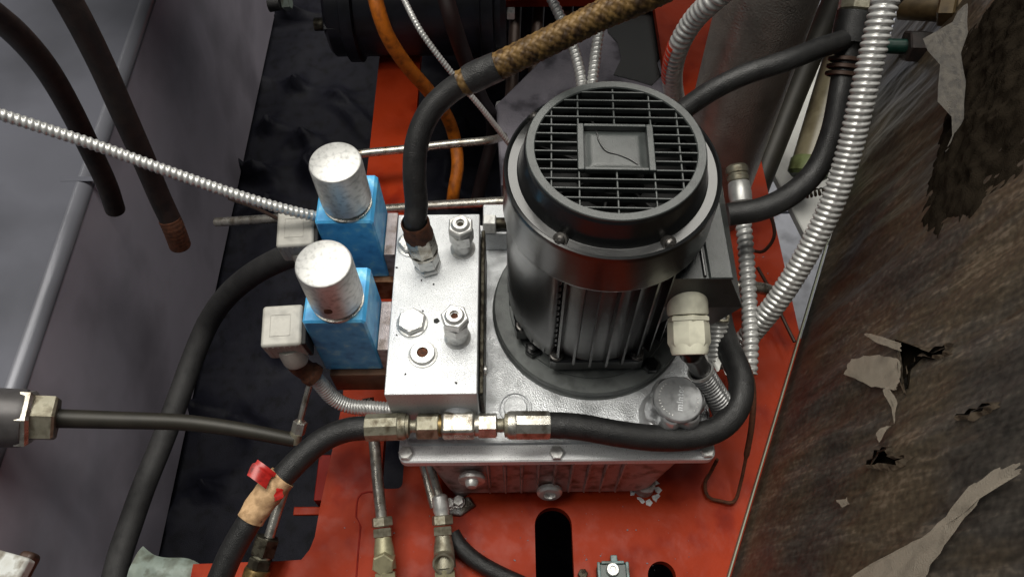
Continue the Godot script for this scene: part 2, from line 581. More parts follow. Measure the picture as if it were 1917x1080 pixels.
func setting() -> void:
	# dark liner of the pit under the machine
	var fn := FastNoiseLite.new()
	fn.seed = 11
	fn.frequency = 7.0
	fn.fractal_octaves = 3
	var ridge := FastNoiseLite.new()
	ridge.seed = 12
	ridge.frequency = 3.2
	ridge.fractal_type = FastNoiseLite.FRACTAL_RIDGED
	ridge.fractal_octaves = 2
	var liner := thing("plastic_liner", "wrinkled black plastic sheet lying in the pit beside the red steel deck", "plastic sheet", Vector3(0, -0.245, 0))
	part(liner, "sheet", MB.new().grid(func(u, w):
		var x := lerpf(-0.75, 0.27, u)
		var z := lerpf(-1.7, 0.45, w)
		return Vector3(x, -0.264 + 0.005 * fn.get_noise_2d(x, z) + 0.05 * pow(maxf(0.0, ridge.get_noise_2d(x, z * 1.3)), 4.0), z), 150, 220, Vector3.UP), M.plastic_sheet)
	# red deck of the machine frame
	var deck := CSGCombiner3D.new()
	structure(deck, "steel_deck")
	var base := CSGPolygon3D.new()
	base.name = "deck_plate"
	base.polygon = PackedVector2Array([Vector2(-0.2075, -1.2), Vector2(-0.2068, -0.09), Vector2(-0.2168, 0.01), Vector2(-0.2183, 0.036), Vector2(-0.2215, 0.047), Vector2(-0.228, 0.056), Vector2(-0.2447, 0.0569), Vector2(-0.325, 0.0588), Vector2(-0.325, 0.5), Vector2(0.265, 0.5), Vector2(0.265, -1.2)])
	base.depth = 0.012
	base.transform = Transform3D(Basis(Vector3.RIGHT, Vector3(0, 0, 1), Vector3(0, -1, 0)), Vector3(0, -0.012, 0))
	base.material = M.red
	deck.add_child(base)
	var cuts := [[-0.153, -0.69, 0.165, -0.30], [-0.1618, -0.12, -0.141, -0.0075]]
	for c in cuts:
		var b := CSGPolygon3D.new()
		b.name = "slot"
		b.operation = CSGShape3D.OPERATION_SUBTRACTION
		b.polygon = round_rect(c[0], c[1], c[2], c[3], 0.006)
		b.depth = 0.05
		b.transform = Transform3D(Basis(Vector3.RIGHT, Vector3(0, 0, 1), Vector3(0, -1, 0)), Vector3(0, -0.03, 0))
		b.material = M.red
		deck.add_child(b, true)
	var s2 := CSGPolygon3D.new()
	s2.name = "long_slot"
	s2.operation = CSGShape3D.OPERATION_SUBTRACTION
	s2.polygon = round_rect(-0.017, 0.0116, 0.0171, 0.16, 0.0165, 8)
	s2.depth = 0.05
	s2.transform = Transform3D(Basis(Vector3.RIGHT, Vector3(0, 0, 1), Vector3(0, -1, 0)), Vector3(0, -0.03, 0))
	s2.material = M.red
	deck.add_child(s2)
	var hole := CSGCylinder3D.new()
	hole.name = "round_hole"
	hole.operation = CSGShape3D.OPERATION_SUBTRACTION
	hole.radius = 0.0125
	hole.height = 0.06
	hole.sides = 32
	hole.position = Vector3(0.0951, 0, 0.0731)
	hole.material = M.red
	deck.add_child(hole)
	# weld bead outline and tab on the deck
	var patch := thing("weld_outline", "thin raised weld line outlining a patch on the red deck left of the silver tube", "weld", Vector3(-0.1814, 0, 0.0147))
	part(patch, "bead", MB.new().tube(Track.new([Vector3(-0.162, 0, -0.0045), Vector3(-0.1761, 0, -0.0042), Vector3(-0.1817, 0, -0.0002), Vector3(-0.1821, 0, 0.0171), Vector3(-0.1806, -0, 0.0225), Vector3(-0.1776, 0, 0.0235), Vector3(-0.1773, 0, 0.0483), Vector3(-0.1769, 0, 0.0735)], 6), 0.0009, 6, 0.006), M.red_dark)
	var tab := thing("deck_bracket", "small red angle bracket welded under the left edge of the deck", "bracket", Vector3(-0.2234, -0.02, -0.0113))
	part(tab, "upright_plate", MB.new().rbox(Transform3D(Basis(), Vector3(-0.2201, -0.03, -0.0221)), Vector3(0.012, 0.04, 0.045), 0.001), M.red_dark)
	part(tab, "lug", MB.new().rbox(Transform3D(Basis(), Vector3(-0.2276, -0.025, 0.0063)), Vector3(0.04, 0.004, 0.008), 0.001), M.red)
	# unseen beam added overhead at the back, above the picture, that shades the rear of the frame
	var beam := MeshInstance3D.new()
	beam.mesh = MB.new().rbox(Transform3D(Basis(), Vector3(-0.08, 0.555, -0.70)), Vector3(0.95, 0.11, 0.46), 0.01).mesh(Vector3.ZERO)
	beam.set_surface_override_material(0, M.navy)
	structure(beam, "shade_beam")
	# tiled workshop floor seen through the gaps at the right
	var fl := MeshInstance3D.new()
	fl.mesh = MB.new().rbox(Transform3D(Basis(), Vector3(1.0, -0.515, -1.0)), Vector3(2.4, 0.02, 2.8), 0.001).mesh(Vector3.ZERO)
	fl.set_surface_override_material(0, M.grout)
	structure(fl, "floor")
	for i in 4:
		for j in 5:
			part(fl, "tile", MB.new().rbox(Transform3D(Basis(), Vector3(0.45 + i * 0.305, -0.503, -1.75 + j * 0.305)), Vector3(0.3, 0.012, 0.3), 0.002, 1), M.tile)
	var wp := thing("white_panel", "white painted sheet metal panel behind the dark rods at the right", "panel", Vector3(0.3765, -0.12, -0.4984))
	var poly := PackedVector2Array()
	for q in [Vector3(0.3767, -0.12, -0.6582), Vector3(0.4426, -0.12, -0.7435), Vector3(0.4403, -0.12, -0.6192), Vector3(0.4662, -0.12, -0.4688), Vector3(0.4052, -0.12, -0.3632), Vector3(0.3529, -0.12, -0.3639), Vector3(0.3244, -0.12, -0.4991)]:
		poly.append(Vector2(q.x, q.z))
	part(wp, "sheet", MB.new().prism(Transform3D(Basis(), Vector3(0, -0.12, 0)), poly, -0.012, 0.0, 0.0015), M.white)

func bolt(parent: Node3D, called: String, p: Vector3, r: float, h: float, m: Material, dir := Vector3.UP, washer := 0.0, turn := 0.3) -> MeshInstance3D:
	var mb := MB.new()
	if washer > 0:
		mb.lathe(T(p, dir), [Vector2(0, 0), Vector2(washer, 0), Vector2(washer, 0.0012), Vector2(washer * 0.95, 0.0016), Vector2(0, 0.0016)], 24)
	mb.hexa(T(p, dir, turn), r, 0.0004, h)
	mb.lathe(T(p, dir), [Vector2(r * 0.8, h), Vector2(r * 0.78, h + 0.0005), Vector2(0, h + 0.0005)], 20)
	return part(parent, called, mb, m)

func tank() -> void:
	var o := thing("oil_tank", "silver painted hydraulic oil tank with ribbed sides standing on the red deck", "tank", Vector3(0, 0, -0.11))
	# tapered body
	var mb := MB.new()
	var bot := round_rect(-0.099, -0.21, 0.0925, 0.0005, 0.012)
	var top := round_rect(-0.114, -0.228, 0.113, -0.004, 0.012)
	for i in bot.size():
		var j := (i + 1) % bot.size()
		var nn := Vector3((bot[i] + bot[j]).x / 2, 0, (bot[i] + bot[j]).y / 2 + 0.1)
		mb.flat4(Vector3(bot[i].x, 0.012, bot[i].y), Vector3(bot[j].x, 0.012, bot[j].y), Vector3(top[j].x, 0.098, top[j].y), Vector3(top[i].x, 0.098, top[i].y), nn)
	var ti := Geometry2D.triangulate_polygon(bot)
	for k in range(0, ti.size(), 3):
		mb.flat3(Vector3(bot[ti[k]].x, 0.012, bot[ti[k]].y), Vector3(bot[ti[k + 1]].x, 0.012, bot[ti[k + 1]].y), Vector3(bot[ti[k + 2]].x, 0.012, bot[ti[k + 2]].y), Vector3.DOWN)
	var body := part(o, "body", mb, M.silver_red)
	for i in 9:
		var x := -0.062 + i * 0.0155
		var rib := MB.new()
		rib.prism(Transform3D(Basis(), Vector3(0, 0, 0)), PackedVector2Array([Vector2(x * 0.93 - 0.0016, -0.001), Vector2(x * 0.93 + 0.0016, -0.001), Vector2(x * 0.93 + 0.0006, 0.0018), Vector2(x * 0.93 - 0.0006, 0.0018)]), 0.013, 0.097)
		part(body, "rib", rib, M.silver_red)
	for q in [[-0.085, -0.008], [0.0865, -0.006], [-0.085, -0.2], [0.08, -0.2]]:
		part(o, "foot", MB.new().lathe(T(Vector3(q[0], 0, q[1])), [Vector2(0.0095, 0.0), Vector2(0.009, 0.014), Vector2(0, 0.014)], 20), M.silver_red)
	# lid
	var lid := part(o, "lid", MB.new().prism(Transform3D(), round_rect(-0.1305, -0.235, 0.1305, 0.0015, 0.007), 0.096, 0.1055, 0.0012), M.silver_lit)
	part(lid, "lid_step", MB.new().prism(Transform3D(), round_rect(-0.124, -0.229, 0.1285, -0.0125, 0.005), 0.1052, 0.1072, 0.0012), M.lid)
	for q in [[-0.1243, -0.0055], [-0.0004, -0.0045], [0.1232, -0.005], [0.1232, -0.228], [-0.1243, -0.228]]:
		bolt(o, "lid_bolt", Vector3(q[0], 0.1055, q[1]), 0.0062, 0.0045, M.zinc, Vector3.UP, 0.0, q[0] * 9)
	# plug in the lid, in its round recess lip
	var plug := MB.new().lathe(T(Vector3(-0.034, 0.107, -0.0438)), [Vector2(0.0, 0.0006), Vector2(0.0095, 0.0006), Vector2(0.0098, 0.003), Vector2(0.0092, 0.0036), Vector2(0, 0.0036)], 32)
	var plug_part := part(o, "round_plug", plug, M.silver)
	part(plug_part, "rim", MB.new().lathe(T(Vector3(-0.0339, 0.107, -0.0443)), [Vector2(0.0122, 0.0), Vector2(0.0128, 0.0018), Vector2(0.0136, 0.0018), Vector2(0.0142, 0.0)], 36), M.silver)
	# level plug and drain plug on the front face
	var lp := MB.new().lathe(T(Vector3(-0.072, 0.064, 0.0), Vector3(0, 0.1, 1)), [Vector2(0.0, 0.0), Vector2(0.0105, 0.0), Vector2(0.012, 0.003), Vector2(0.0115, 0.0055), Vector2(0.006, 0.006), Vector2(0.0055, 0.009), Vector2(0.004, 0.011), Vector2(0, 0.0115)], 28)
	part(o, "level_plug", lp, M.zinc)
	part(o, "drain_plug", MB.new().lathe(T(Vector3(-0.0035, 0.026, 0.003), Vector3(0, 0.25, 1)), [Vector2(0.0, 0.0), Vector2(0.0115, 0.0), Vector2(0.0115, 0.003), Vector2(0.0095, 0.005), Vector2(0.0055, 0.0055), Vector2(0.0045, 0.002), Vector2(0, 0.002)], 28), M.zinc)
	# filler cap
	var f := thing("filler_cap", "lobed silver filler cap with raised lettering near the front right corner of the tank lid", "cap", Vector3(0.0960, 0.107, -0.0345))
	var c := f.position
	part(f, "neck_flange", MB.new().lathe(T(c), [Vector2(0.0, 0.0), Vector2(0.0265, 0.0), Vector2(0.0255, 0.004), Vector2(0.0215, 0.009), Vector2(0.0185, 0.010), Vector2(0.0, 0.010)], 40), M.chrome)
	var lobes := func(a: float) -> float: return 1.03 + 0.10 * cos(a * 6.0 + 0.5) - 0.02 * cos(a * 12.0 + 1.0)
	part(f, "grip", MB.new().lathe(T(c), [Vector2(0.0190, 0.010), Vector2(0.0212, 0.013), Vector2(0.0218, 0.024), Vector2(0.0210, 0.033), Vector2(0.0196, 0.0375), Vector2(0.0184, 0.039)], 72, false, 0.0, lobes), M.grip)
	var disc := part(f, "top_disc", MB.new().lathe(T(c), [Vector2(0.0197, 0.037), Vector2(0.0195, 0.0405), Vector2(0.0186, 0.0416), Vector2(0.0178, 0.0412), Vector2(0.0, 0.0412)], 48), M.disc)
	var tm := TextMesh.new()
	var font := SystemFont.new()
	font.font_names = PackedStringArray(["Droid Sans"])
	font.font_italic = true
	font.font_weight = 700
	tm.font = font
	tm.text = "mintor"
	tm.font_size = 24
	tm.pixel_size = 0.00028
	tm.depth = 0.0011
	tm.curve_step = 2.0
	var txt := MeshInstance3D.new()
	txt.name = "lettering"
	txt.mesh = tm
	txt.set_surface_override_material(0, M.silver)
	txt.transform = Transform3D(Basis(Vector3.UP, 1.40) * Basis(Vector3.RIGHT, -PI / 2), Vector3(0.0012, 0.0414, 0.0))
	disc.add_child(txt)
	var rng := RandomNumberGenerator.new()
	rng.seed = 5
	for arc in [[2.0, 4.1, 13], [0.0, 0.75, 4]]:
		for i in arc[2]:
			var a: float = lerpf(arc[0], arc[1], float(i) / (arc[2] - 1))
			var tt := Transform3D(Basis(Vector3.UP, -a), c + Vector3(cos(a) * 0.0153, 0.0415, sin(a) * 0.0153))
			part(disc, "stamped_mark", MB.new().rbox(tt, Vector3(0.0014, 0.0006, 0.0004 + 0.0006 * rng.randf()), 0.0002, 1), M.zinc)
	# small block and hex plug behind the manifold
	var pb := thing("port_block", "small silver port block standing on the rear left of the tank lid behind the motor", "port block", Vector3(-0.047, 0.107, -0.222))
	part(pb, "body", MB.new().rbox(Transform3D(Basis(), Vector3(-0.045, 0.121, -0.221)), Vector3(0.034, 0.028, 0.034), 0.0015), M.silver)
	var hp := part(pb, "hex_plug", MB.new().hexa(T(Vector3(-0.0615, 0.14, -0.2111), Vector3(1, 0, 0.03)), 0.0095, 0.0, 0.012), M.zinc)
	part(hp, "thread", MB.new().lathe(T(Vector3(-0.0507, 0.14, -0.2122), Vector3(1, 0, 0.03)), [Vector2(0.0055, 0), Vector2(0.0055, 0.016), Vector2(0, 0.016)], 16), M.steel_dark)
	part(pb, "hose_stub", MB.new().conduit(Track.new([Vector3(-0.0502, 0.12, -0.2153), Vector3(-0.035, 0.12, -0.2187)]), 0.004, 0.003, 0.0008, 12, 4), M.zinc)

func motor() -> void:
	var c := Vector3(0.034, 0, -0.138)
	var o := thing("electric_motor", "glossy black vertical electric motor with square fan grille standing on the tank lid", "motor", Vector3(0.034, 0.107, -0.138))
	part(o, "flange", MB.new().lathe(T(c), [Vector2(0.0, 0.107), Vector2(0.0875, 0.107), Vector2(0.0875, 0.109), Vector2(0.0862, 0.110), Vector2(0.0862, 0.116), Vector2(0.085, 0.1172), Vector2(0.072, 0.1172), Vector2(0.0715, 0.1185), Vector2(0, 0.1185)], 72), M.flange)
	# square base with corner lugs
	var mb := MB.new()
	mb.lathe(T(c), [Vector2(0.064, 0.118), Vector2(0.0635, 0.121), Vector2(0.061, 0.122), Vector2(0.061, 0.142), Vector2(0.0, 0.142)], 48)
	var base := part(o, "end_shield", mb, M.black)
	for q in [0, 1, 2, 3]:
		var b := Transform3D(Basis(Vector3.UP, q * PI / 2), Vector3(c.x, 0, c.z))
		var pl := PackedVector2Array([Vector2(-0.0385, 0.052), Vector2(0.0385, 0.052), Vector2(0.0385, 0.066), Vector2(0.034, 0.0675), Vector2(-0.034, 0.0675), Vector2(-0.0385, 0.066)])
		part(base, "foot_pad", MB.new().prism(b, pl, 0.1270, 0.1420, 0.0015), M.black)
		for sx in [-1, 1]:
			var p: Vector3 = b * Vector3(sx * 0.033, 0.1422, 0.0605)
			var s := MB.new().lathe(T(p), [Vector2(0.0062, -0.004), Vector2(0.0062, 0.0012), Vector2(0.0055, 0.0016), Vector2(0.0046, 0.0016), Vector2(0.0046, 0.0055), Vector2(0.0042, 0.006), Vector2(0.0024, 0.006), Vector2(0.0022, 0.003), Vector2(0, 0.003)], 20)
			part(base, "socket_screw", s, M.screw)
	var stud := MB.new().hexa(T(Vector3(-0.0181, 0.1185, -0.0921), Vector3.UP, 0.4), 0.0072, 0.0, 0.006)
	stud.lathe(T(Vector3(-0.0181, 0.1185, -0.0921)), [Vector2(0.0042, 0.006), Vector2(0.0042, 0.011), Vector2(0, 0.0115)], 16)
	part(o, "flange_nut", stud, M.black)
	var stud2 := MB.new().hexa(T(Vector3(c.x + 0.048, 0.1185, c.z + 0.062), Vector3.UP, 0.1), 0.0072, 0.0, 0.006)
	part(o, "flange_nut", stud2, M.black)
	# finned body
	var body := part(o, "body", MB.new().lathe(T(c), [Vector2(0.0672, 0.143), Vector2(0.0672, 0.285)], 60), M.black)
	for i in 34:
		var a := TAU * (i + 0.5) / 34
		var fin := MB.new()
		var b := Transform3D(Basis(Vector3.UP, a), Vector3(c.x, 0, c.z))
		fin.prism(b, PackedVector2Array([Vector2(-0.0014, 0.066), Vector2(0.0014, 0.066), Vector2(0.0010, 0.0734), Vector2(-0.0010, 0.0734)]), 0.1425, 0.280)
		part(body, "cooling_fin", fin, M.black)
	part(o, "side_shell", MB.new().grid(func(u, w):
		var a := lerpf(PI * 0.66, PI * 0.98, u)
		var rr: float = 0.0735 + 0.0008 * (1.0 - pow(absf(u * 2.0 - 1.0), 8.0)) - 0.006 * pow(absf(u * 2.0 - 1.0), 20.0) - 0.003 * pow(1.0 - w, 12.0)
		return Vector3(c.x + cos(a) * rr, lerpf(0.138, 0.282, w), c.z + sin(a) * rr), 30, 16, Vector3(-1, 0, 0.6)), M.black)
	# fan cowl
	var cowl := part(o, "fan_cowl", MB.new().lathe(T(c), [Vector2(0.0735, 0.270), Vector2(0.0750, 0.2685), Vector2(0.0757, 0.2695), Vector2(0.07568, 0.2708), Vector2(0.07503, 0.3045), Vector2(0.0750, 0.3055), Vector2(0.0745, 0.3085), Vector2(0.0730, 0.3092), Vector2(0.0720, 0.3080), Vector2(0.0715, 0.3070), Vector2(0.0655, 0.3070), Vector2(0.0648, 0.3085), Vector2(0.06455, 0.3096), Vector2(0.06085, 0.3264), Vector2(0.0606, 0.3275), Vector2(0.0598, 0.3290), Vector2(0.057, 0.3295), Vector2(0.0540, 0.3295), Vector2(0.0535, 0.3285), Vector2(0.0535, 0.316), Vector2(0.06, 0.305)], 96), M.black)
	part(cowl, "grille_ring", MB.new().lathe(T(c), [Vector2(0.0600, 0.3288), Vector2(0.0598, 0.3300), Vector2(0.0592, 0.3305), Vector2(0.0542, 0.3305), Vector2(0.0536, 0.3296)], 96), M.black_satin)
	for a in [-1.0, 0.0]:
		pass
	var rot := Basis(Vector3.UP, -0.035)
	var gc := c + Vector3(0, 0.3278, 0)
	var hw := 0.0254
	for i in 14:
		var z := -0.0495 + i * 0.0076
		var half := sqrt(0.0541 * 0.0541 - z * z)
		var spans := [[-half, half]]
		if absf(z) < 0.0196:
			spans = [[-half, -hw], [hw, half]]
		for s in spans:
			var t := Transform3D(rot, gc + rot * Vector3((s[0] + s[1]) / 2, 0, z))
			part(cowl, "grille_bar", MB.new().rbox(t, Vector3(s[1] - s[0], 0.0045, 0.0013), 0.0005, 1), M.black_satin)
	for x in [-0.0425, -0.0245, 0.0, 0.0245, 0.0425]:
		var half := sqrt(0.0541 * 0.0541 - x * x)
		var spans := [[-half, half]]
		if absf(x) < 0.03:
			spans = [[-half, -0.0196], [0.0196, half]]
		for s in spans:
			var t := Transform3D(rot, gc + rot * Vector3(x, -0.0008, (s[0] + s[1]) / 2))
			part(cowl, "grille_rib", MB.new().rbox(t, Vector3(0.0013, 0.0036, s[1] - s[0]), 0.0005, 1), M.black_satin)
	# square centre plate: raised frame and dished middle
	var fr := MB.new()
	for q in [[-0.0232, 0.0, 0.0045, 0.0396], [0.0232, 0.0, 0.0045, 0.0396], [0.0, -0.0186, 0.0419, 0.0024], [0.0, 0.0186, 0.0419, 0.0024]]:
		fr.rbox(Transform3D(rot, gc + rot * Vector3(q[0], 0.0006, q[1])), Vector3(q[2], 0.005, q[3]), 0.0007, 2)
	part(cowl, "plate_frame", fr, M.black_satin)
	part(cowl, "centre_plate", MB.new().grid(func(u, w):
		var x: float = (u - 0.5) * 0.0422
		var z: float = (w - 0.5) * 0.0352
		var ed: float = minf(0.5 - absf(u - 0.5), 0.5 - absf(w - 0.5)) * 2.0
		return gc + rot * Vector3(x, -0.0022 + 0.0022 * smoothstep(0.02, 0.3, ed) + 0.00012 * sin(u * 9.0 + w * 5.0), z), 28, 24, Vector3.UP), M.black_satin)
	part(cowl, "paint_run", MB.new().tube(Track.new([gc + rot * Vector3(-0.012, 0.0002, -0.014), gc + rot * Vector3(-0.0105, 0.0004, -0.006), gc + rot * Vector3(-0.006, 0.0004, 0.002), gc + rot * Vector3(0.002, 0.0004, 0.005), gc + rot * Vector3(0.009, 0.0004, 0.0085), gc + rot * Vector3(0.014, 0.0002, 0.0125)]), 0.00055, 8, 0.002), M.black)
	# fan visible under the grille
	var fan := part(o, "fan", MB.new().lathe(T(c), [Vector2(0.0, 0.308), Vector2(0.022, 0.308), Vector2(0.024, 0.294), Vector2(0.06, 0.286), Vector2(0.06, 0.283)], 32), M.black_deep)
	for i in 7:
		part(fan, "fan_blade", MB.new().rbox(Transform3D(Basis(Vector3.UP, TAU * i / 7), c + Vector3(0, 0, 0)) * Transform3D(Basis(), Vector3(0.04, 0.295, 0)), Vector3(0.036, 0.02, 0.002), 0.0008, 1), M.black_deep)
	# cowl screws
	for p in [Vector3(-0.0038, 0.308, -0.0804), Vector3(0.065, 0.308, -0.0787), Vector3(0.0957, 0.308, -0.1861), Vector3(-0.0209, 0.308, -0.1877)]:
		var d: Vector3 = (p - Vector3(c.x, p.y, c.z)).normalized() * 0.0695
		var q := Vector3(c.x, 0.3072, c.z) + Vector3(d.x, 0, d.z)
		var tl := Vector3(d.x, 0.07, d.z)
		var s := MB.new().lathe(T(q, tl), [Vector2(0.0052, -0.003), Vector2(0.0052, 0.0008), Vector2(0.0038, 0.001), Vector2(0.0036, 0.003), Vector2(0.0024, 0.0042), Vector2(0, 0.0045)], 20)
		s.rbox(T(q, tl) * Transform3D(Basis(), Vector3(0, 0.0045, 0)), Vector3(0.0042, 0.0006, 0.0008), 0.0002, 1)
		s.rbox(T(q, tl) * Transform3D(Basis(), Vector3(0, 0.0046, 0)), Vector3(0.0008, 0.0006, 0.0042), 0.0002, 1)
		part(cowl, "cross_screw", s, M.screw)
	# terminal box on the right side
	var box := MB.new()
	var tb := func(pts: Array, y: float) -> Array:
		var a := []
		for q in pts:
			a.append(Vector3(q[0], y, q[1]))
		return a
	var up: Array = tb.call([[0.085, -0.192], [0.120, -0.190], [0.120, -0.083], [0.080, -0.083]], 0.252)
	var mid: Array = tb.call([[0.080, -0.196], [0.139, -0.194], [0.137, -0.080], [0.076, -0.080]], 0.215)
	var low: Array = tb.call([[0.080, -0.190], [0.132, -0.188], [0.128, -0.092], [0.080, -0.092]], 0.165)
	for pair in [[up, mid], [mid, low]]:
		for i in 4:
			var j := (i + 1) % 4
			var outw: Vector3 = (pair[0][i] + pair[0][j]) / 2 - Vector3(0.11, 0.2, -0.145)
			outw.y = 0
			box.flat4(pair[0][i], pair[0][j], pair[1][j], pair[1][i], outw)
	box.flat4(up[0], up[1], up[2], up[3], Vector3.UP)
	box.flat4(low[0], low[1], low[2], low[3], Vector3.DOWN)
	var tbx := part(o, "terminal_box", box, M.black_satin)
	part(tbx, "cover", MB.new().prism(Transform3D(), PackedVector2Array([Vector2(0.105, -0.1915), Vector2(0.1215, -0.1905), Vector2(0.1215, -0.0815), Vector2(0.105, -0.0815)]), 0.2525, 0.2545, 0.0008), M.black_satin)
	part(tbx, "cover_seam", MB.new().rbox(Transform3D(Basis(), Vector3(0.1020, 0.2525, -0.137)), Vector3(0.0022, 0.003, 0.106), 0.0008, 1), M.black)
	# cable gland
	var g0 := Vector3(0.0951, 0.222, -0.087)
	var gd := Vector3(0.0954, 0.208, -0.0548) - g0
	var gl := gd.length()
	var gp := part(o, "cable_gland", MB.new().lathe(T(g0 - gd * 0.2, gd), [Vector2(0.0, 0.0), Vector2(0.0150, 0.0), Vector2(0.0152, gl * 0.60), Vector2(0.0145, gl * 0.64), Vector2(0.0125, gl * 0.64)], 32), M.cream)
	var gx := MB.new().hexa(T(g0, gd, 0.5), 0.0158, gl * 0.46, gl * 0.60)
	gx.lathe(T(g0, gd, 0.2), [Vector2(0.0150, gl * 0.58), Vector2(0.0155, gl * 0.66), Vector2(0.0158, gl * 1.02), Vector2(0.0140, gl * 1.12)], 8, true)
	gx.lathe(T(g0, gd), [Vector2(0.0143, gl * 1.02), Vector2(0.0138, gl * 1.2), Vector2(0.0128, gl * 1.27), Vector2(0.0105, gl * 1.28), Vector2(0.0100, gl * 1.1)], 32)
	part(gp, "gland_nut", gx, M.cream)
	# cable into the open conduit end
	var e := g0 + gd * 1.1
	hose("power_cable", "black power cable bending from the cream gland into the open conduit end", "cable", [e - gd * 0.1, e + gd * 0.12, Vector3(0.1009, 0.192, -0.052), Vector3(0.1093, 0.17, -0.0541), Vector3(0.1178, 0.152, -0.052), Vector3(0.1296, 0.134, -0.0438)], 0.0078, M.rubber_gloss, "sheath")
	var cd := [Vector3(0.1138, 0.158, -0.054), Vector3(0.1209, 0.146, -0.05), Vector3(0.1292, 0.134, -0.0443), Vector3(0.1378, 0.12, -0.0391), Vector3(0.1465, 0.098, -0.0333)]
	var k := conduit_thing("short open-ended conduit under the cream cable gland, beside the filler cap", cd, 0.0103, 0.0034, M.spring, 0.0019, 6, 24)
	part(k, "end_collar", MB.new().lathe(T(cd[0], cd[1] - cd[0]), [Vector2(0.0090, 0.002), Vector2(0.0092, -0.0008), Vector2(0.0106, -0.0008), Vector2(0.0106, 0.002)], 28), M.zinc)
	conduit_thing("conduit rising behind the cream cable gland at the right of the motor", [Vector3(0.1439, 0.16, -0.1497), Vector3(0.1469, 0.13, -0.1298), Vector3(0.1453, 0.115, -0.1112), Vector3(0.1421, 0.1, -0.0821)], 0.0090, 0.0042, M.steel_conduit)
	var tp := thing("tape_scrap", "scrap of white tape stuck where the short conduit meets the one behind", "tape", Vector3(0.1306, 0.14, -0.0697))
	part(tp, "strip", MB.new().grid(func(u, w): return Vector3(0.1283, 0.142, -0.0717) + Vector3(0.010 * u + 0.003 * w, 0.003 * sin(u * 5.0) - 0.004 * u, 0.008 * w + 0.004 * sin(u * 7.0 + w)), 8, 6, Vector3.UP), M.white)
	part(tp, "tail", MB.new().grid(func(u, w): return Vector3(0.1199, 0.15, -0.0777) + Vector3(0.003 * u + 0.004 * w, -0.010 * w, 0.014 * w + 0.001 * sin(u * 4.0)), 4, 8, Vector3.UP), M.white)

func manifold() -> void:
	var o := thing("manifold_block", "bright silver aluminium manifold block with plugs and fittings on the left of the tank lid", "manifold block", Vector3(-0.098, 0.107, -0.11))
	var body := part(o, "body", MB.new().rbox(Transform3D(Basis(), Vector3(-0.098, 0.1435, -0.1105)), Vector3(0.070, 0.073, 0.167), 0.0009), M.silver)
	var top := 0.18
	bolt(o, "hex_plug", Vector3(-0.1152, 0.18, -0.0874), 0.0118, 0.0062, M.zinc, Vector3.UP, 0.0125, 0.42)
	var ring := MB.new().lathe(T(Vector3(-0.1053, 0.18, -0.0601)), [Vector2(0.0, 0.0), Vector2(0.0115, 0.0), Vector2(0.0112, 0.001), Vector2(0.0098, 0.0014), Vector2(0.0096, 0.0042), Vector2(0.009, 0.0047), Vector2(0.0044, 0.0047)], 36)
	var sp := part(o, "socket_plug", ring, M.zinc)
	part(sp, "rusty_socket", MB.new().hexa(T(Vector3(-0.1053, 0.1803, -0.0599), Vector3.UP, 0.2), 0.0044, 0.0005, 0.0042), M.rust)
	bolt(o, "hex_plug", Vector3(-0.1199, 0.18, -0.1627), 0.0112, 0.006, M.zinc, Vector3.UP, 0.0125, 0.1)
	# two upright screwed fittings
	for q in [[Vector3(-0.0765, 0.18, -0.1579), 0.2, M.zinc, M.steel_dark], [Vector3(-0.0788, 0.18, -0.0746), 0.55, M.zinc, M.rust]]:
		var p: Vector3 = q[0]
		var s := MB.new().lathe(T(p), [Vector2(0.0105, 0.0), Vector2(0.0105, 0.0015), Vector2(0.0085, 0.0028), Vector2(0.0078, 0.004), Vector2(0.0078, 0.014)], 32)
		s.hexa(T(p, Vector3.UP, q[1]), 0.0102, 0.013, 0.0270, 6, 0.003)
		s.hexa(T(p, Vector3.UP, q[1] + 0.3), 0.0108, 0.0272, 0.0355, 6, 0.003)
		var fit := part(o, "screw_fitting", s, q[2])
		part(fit, "mouth", MB.new().lathe(T(p), [Vector2(0.0082, 0.0352), Vector2(0.0066, 0.0366), Vector2(0.0060, 0.0380), Vector2(0.0036, 0.0380), Vector2(0.0032, 0.032), Vector2(0.0, 0.032)], 28), q[2])
		part(fit, "bore", MB.new().lathe(T(p), [Vector2(0.0033, 0.0345), Vector2(0.0, 0.0335)], 16), q[3])
	# flakes of black paint lying on the block
	var rng := RandomNumberGenerator.new()
	rng.seed = 21
	for q in [Vector3(-0.0961, 0.1803, -0.0894), Vector3(-0.1309, 0.1803, -0.1399), Vector3(-0.0789, 0.1803, -0.0359), Vector3(-0.1267, 0.1803, -0.0774), Vector3(-0.1072, 0.1803, -0.0987), Vector3(-0.0997, 0.1803, -0.1235), Vector3(-0.1099, 0.1803, -0.1272), Vector3(-0.118, 0.1803, -0.0438)]:
		var r := 0.0026 if q.x > -0.098 and q.z < -0.08 and q.z > -0.1 else 0.0008 + 0.0005 * rng.randf()
		var pl := PackedVector2Array()
		for i in 5:
			pl.append(Vector2(q.x, q.z) + Vector2(cos(i * 1.256), sin(i * 1.256)) * r * rng.randf_range(0.55, 1.1))
		part(body, "paint_flake", MB.new().prism(Transform3D(), pl, q.y - 0.0002, q.y + 0.0006, 0.0002), M.black_deep)
	# slot edge strip between block and lid
	part(body, "side_plate", MB.new().rbox(Transform3D(Basis(), Vector3(-0.0605, 0.135, -0.112)), Vector3(0.0035, 0.054, 0.155), 0.001), M.steel_dark)
	part(body, "side_screw", MB.new().lathe(T(Vector3(-0.0588, 0.15, -0.06), Vector3.RIGHT), [Vector2(0.004, 0), Vector2(0.004, 0.0018), Vector2(0.003, 0.0026), Vector2(0, 0.0026)], 16), M.zinc)

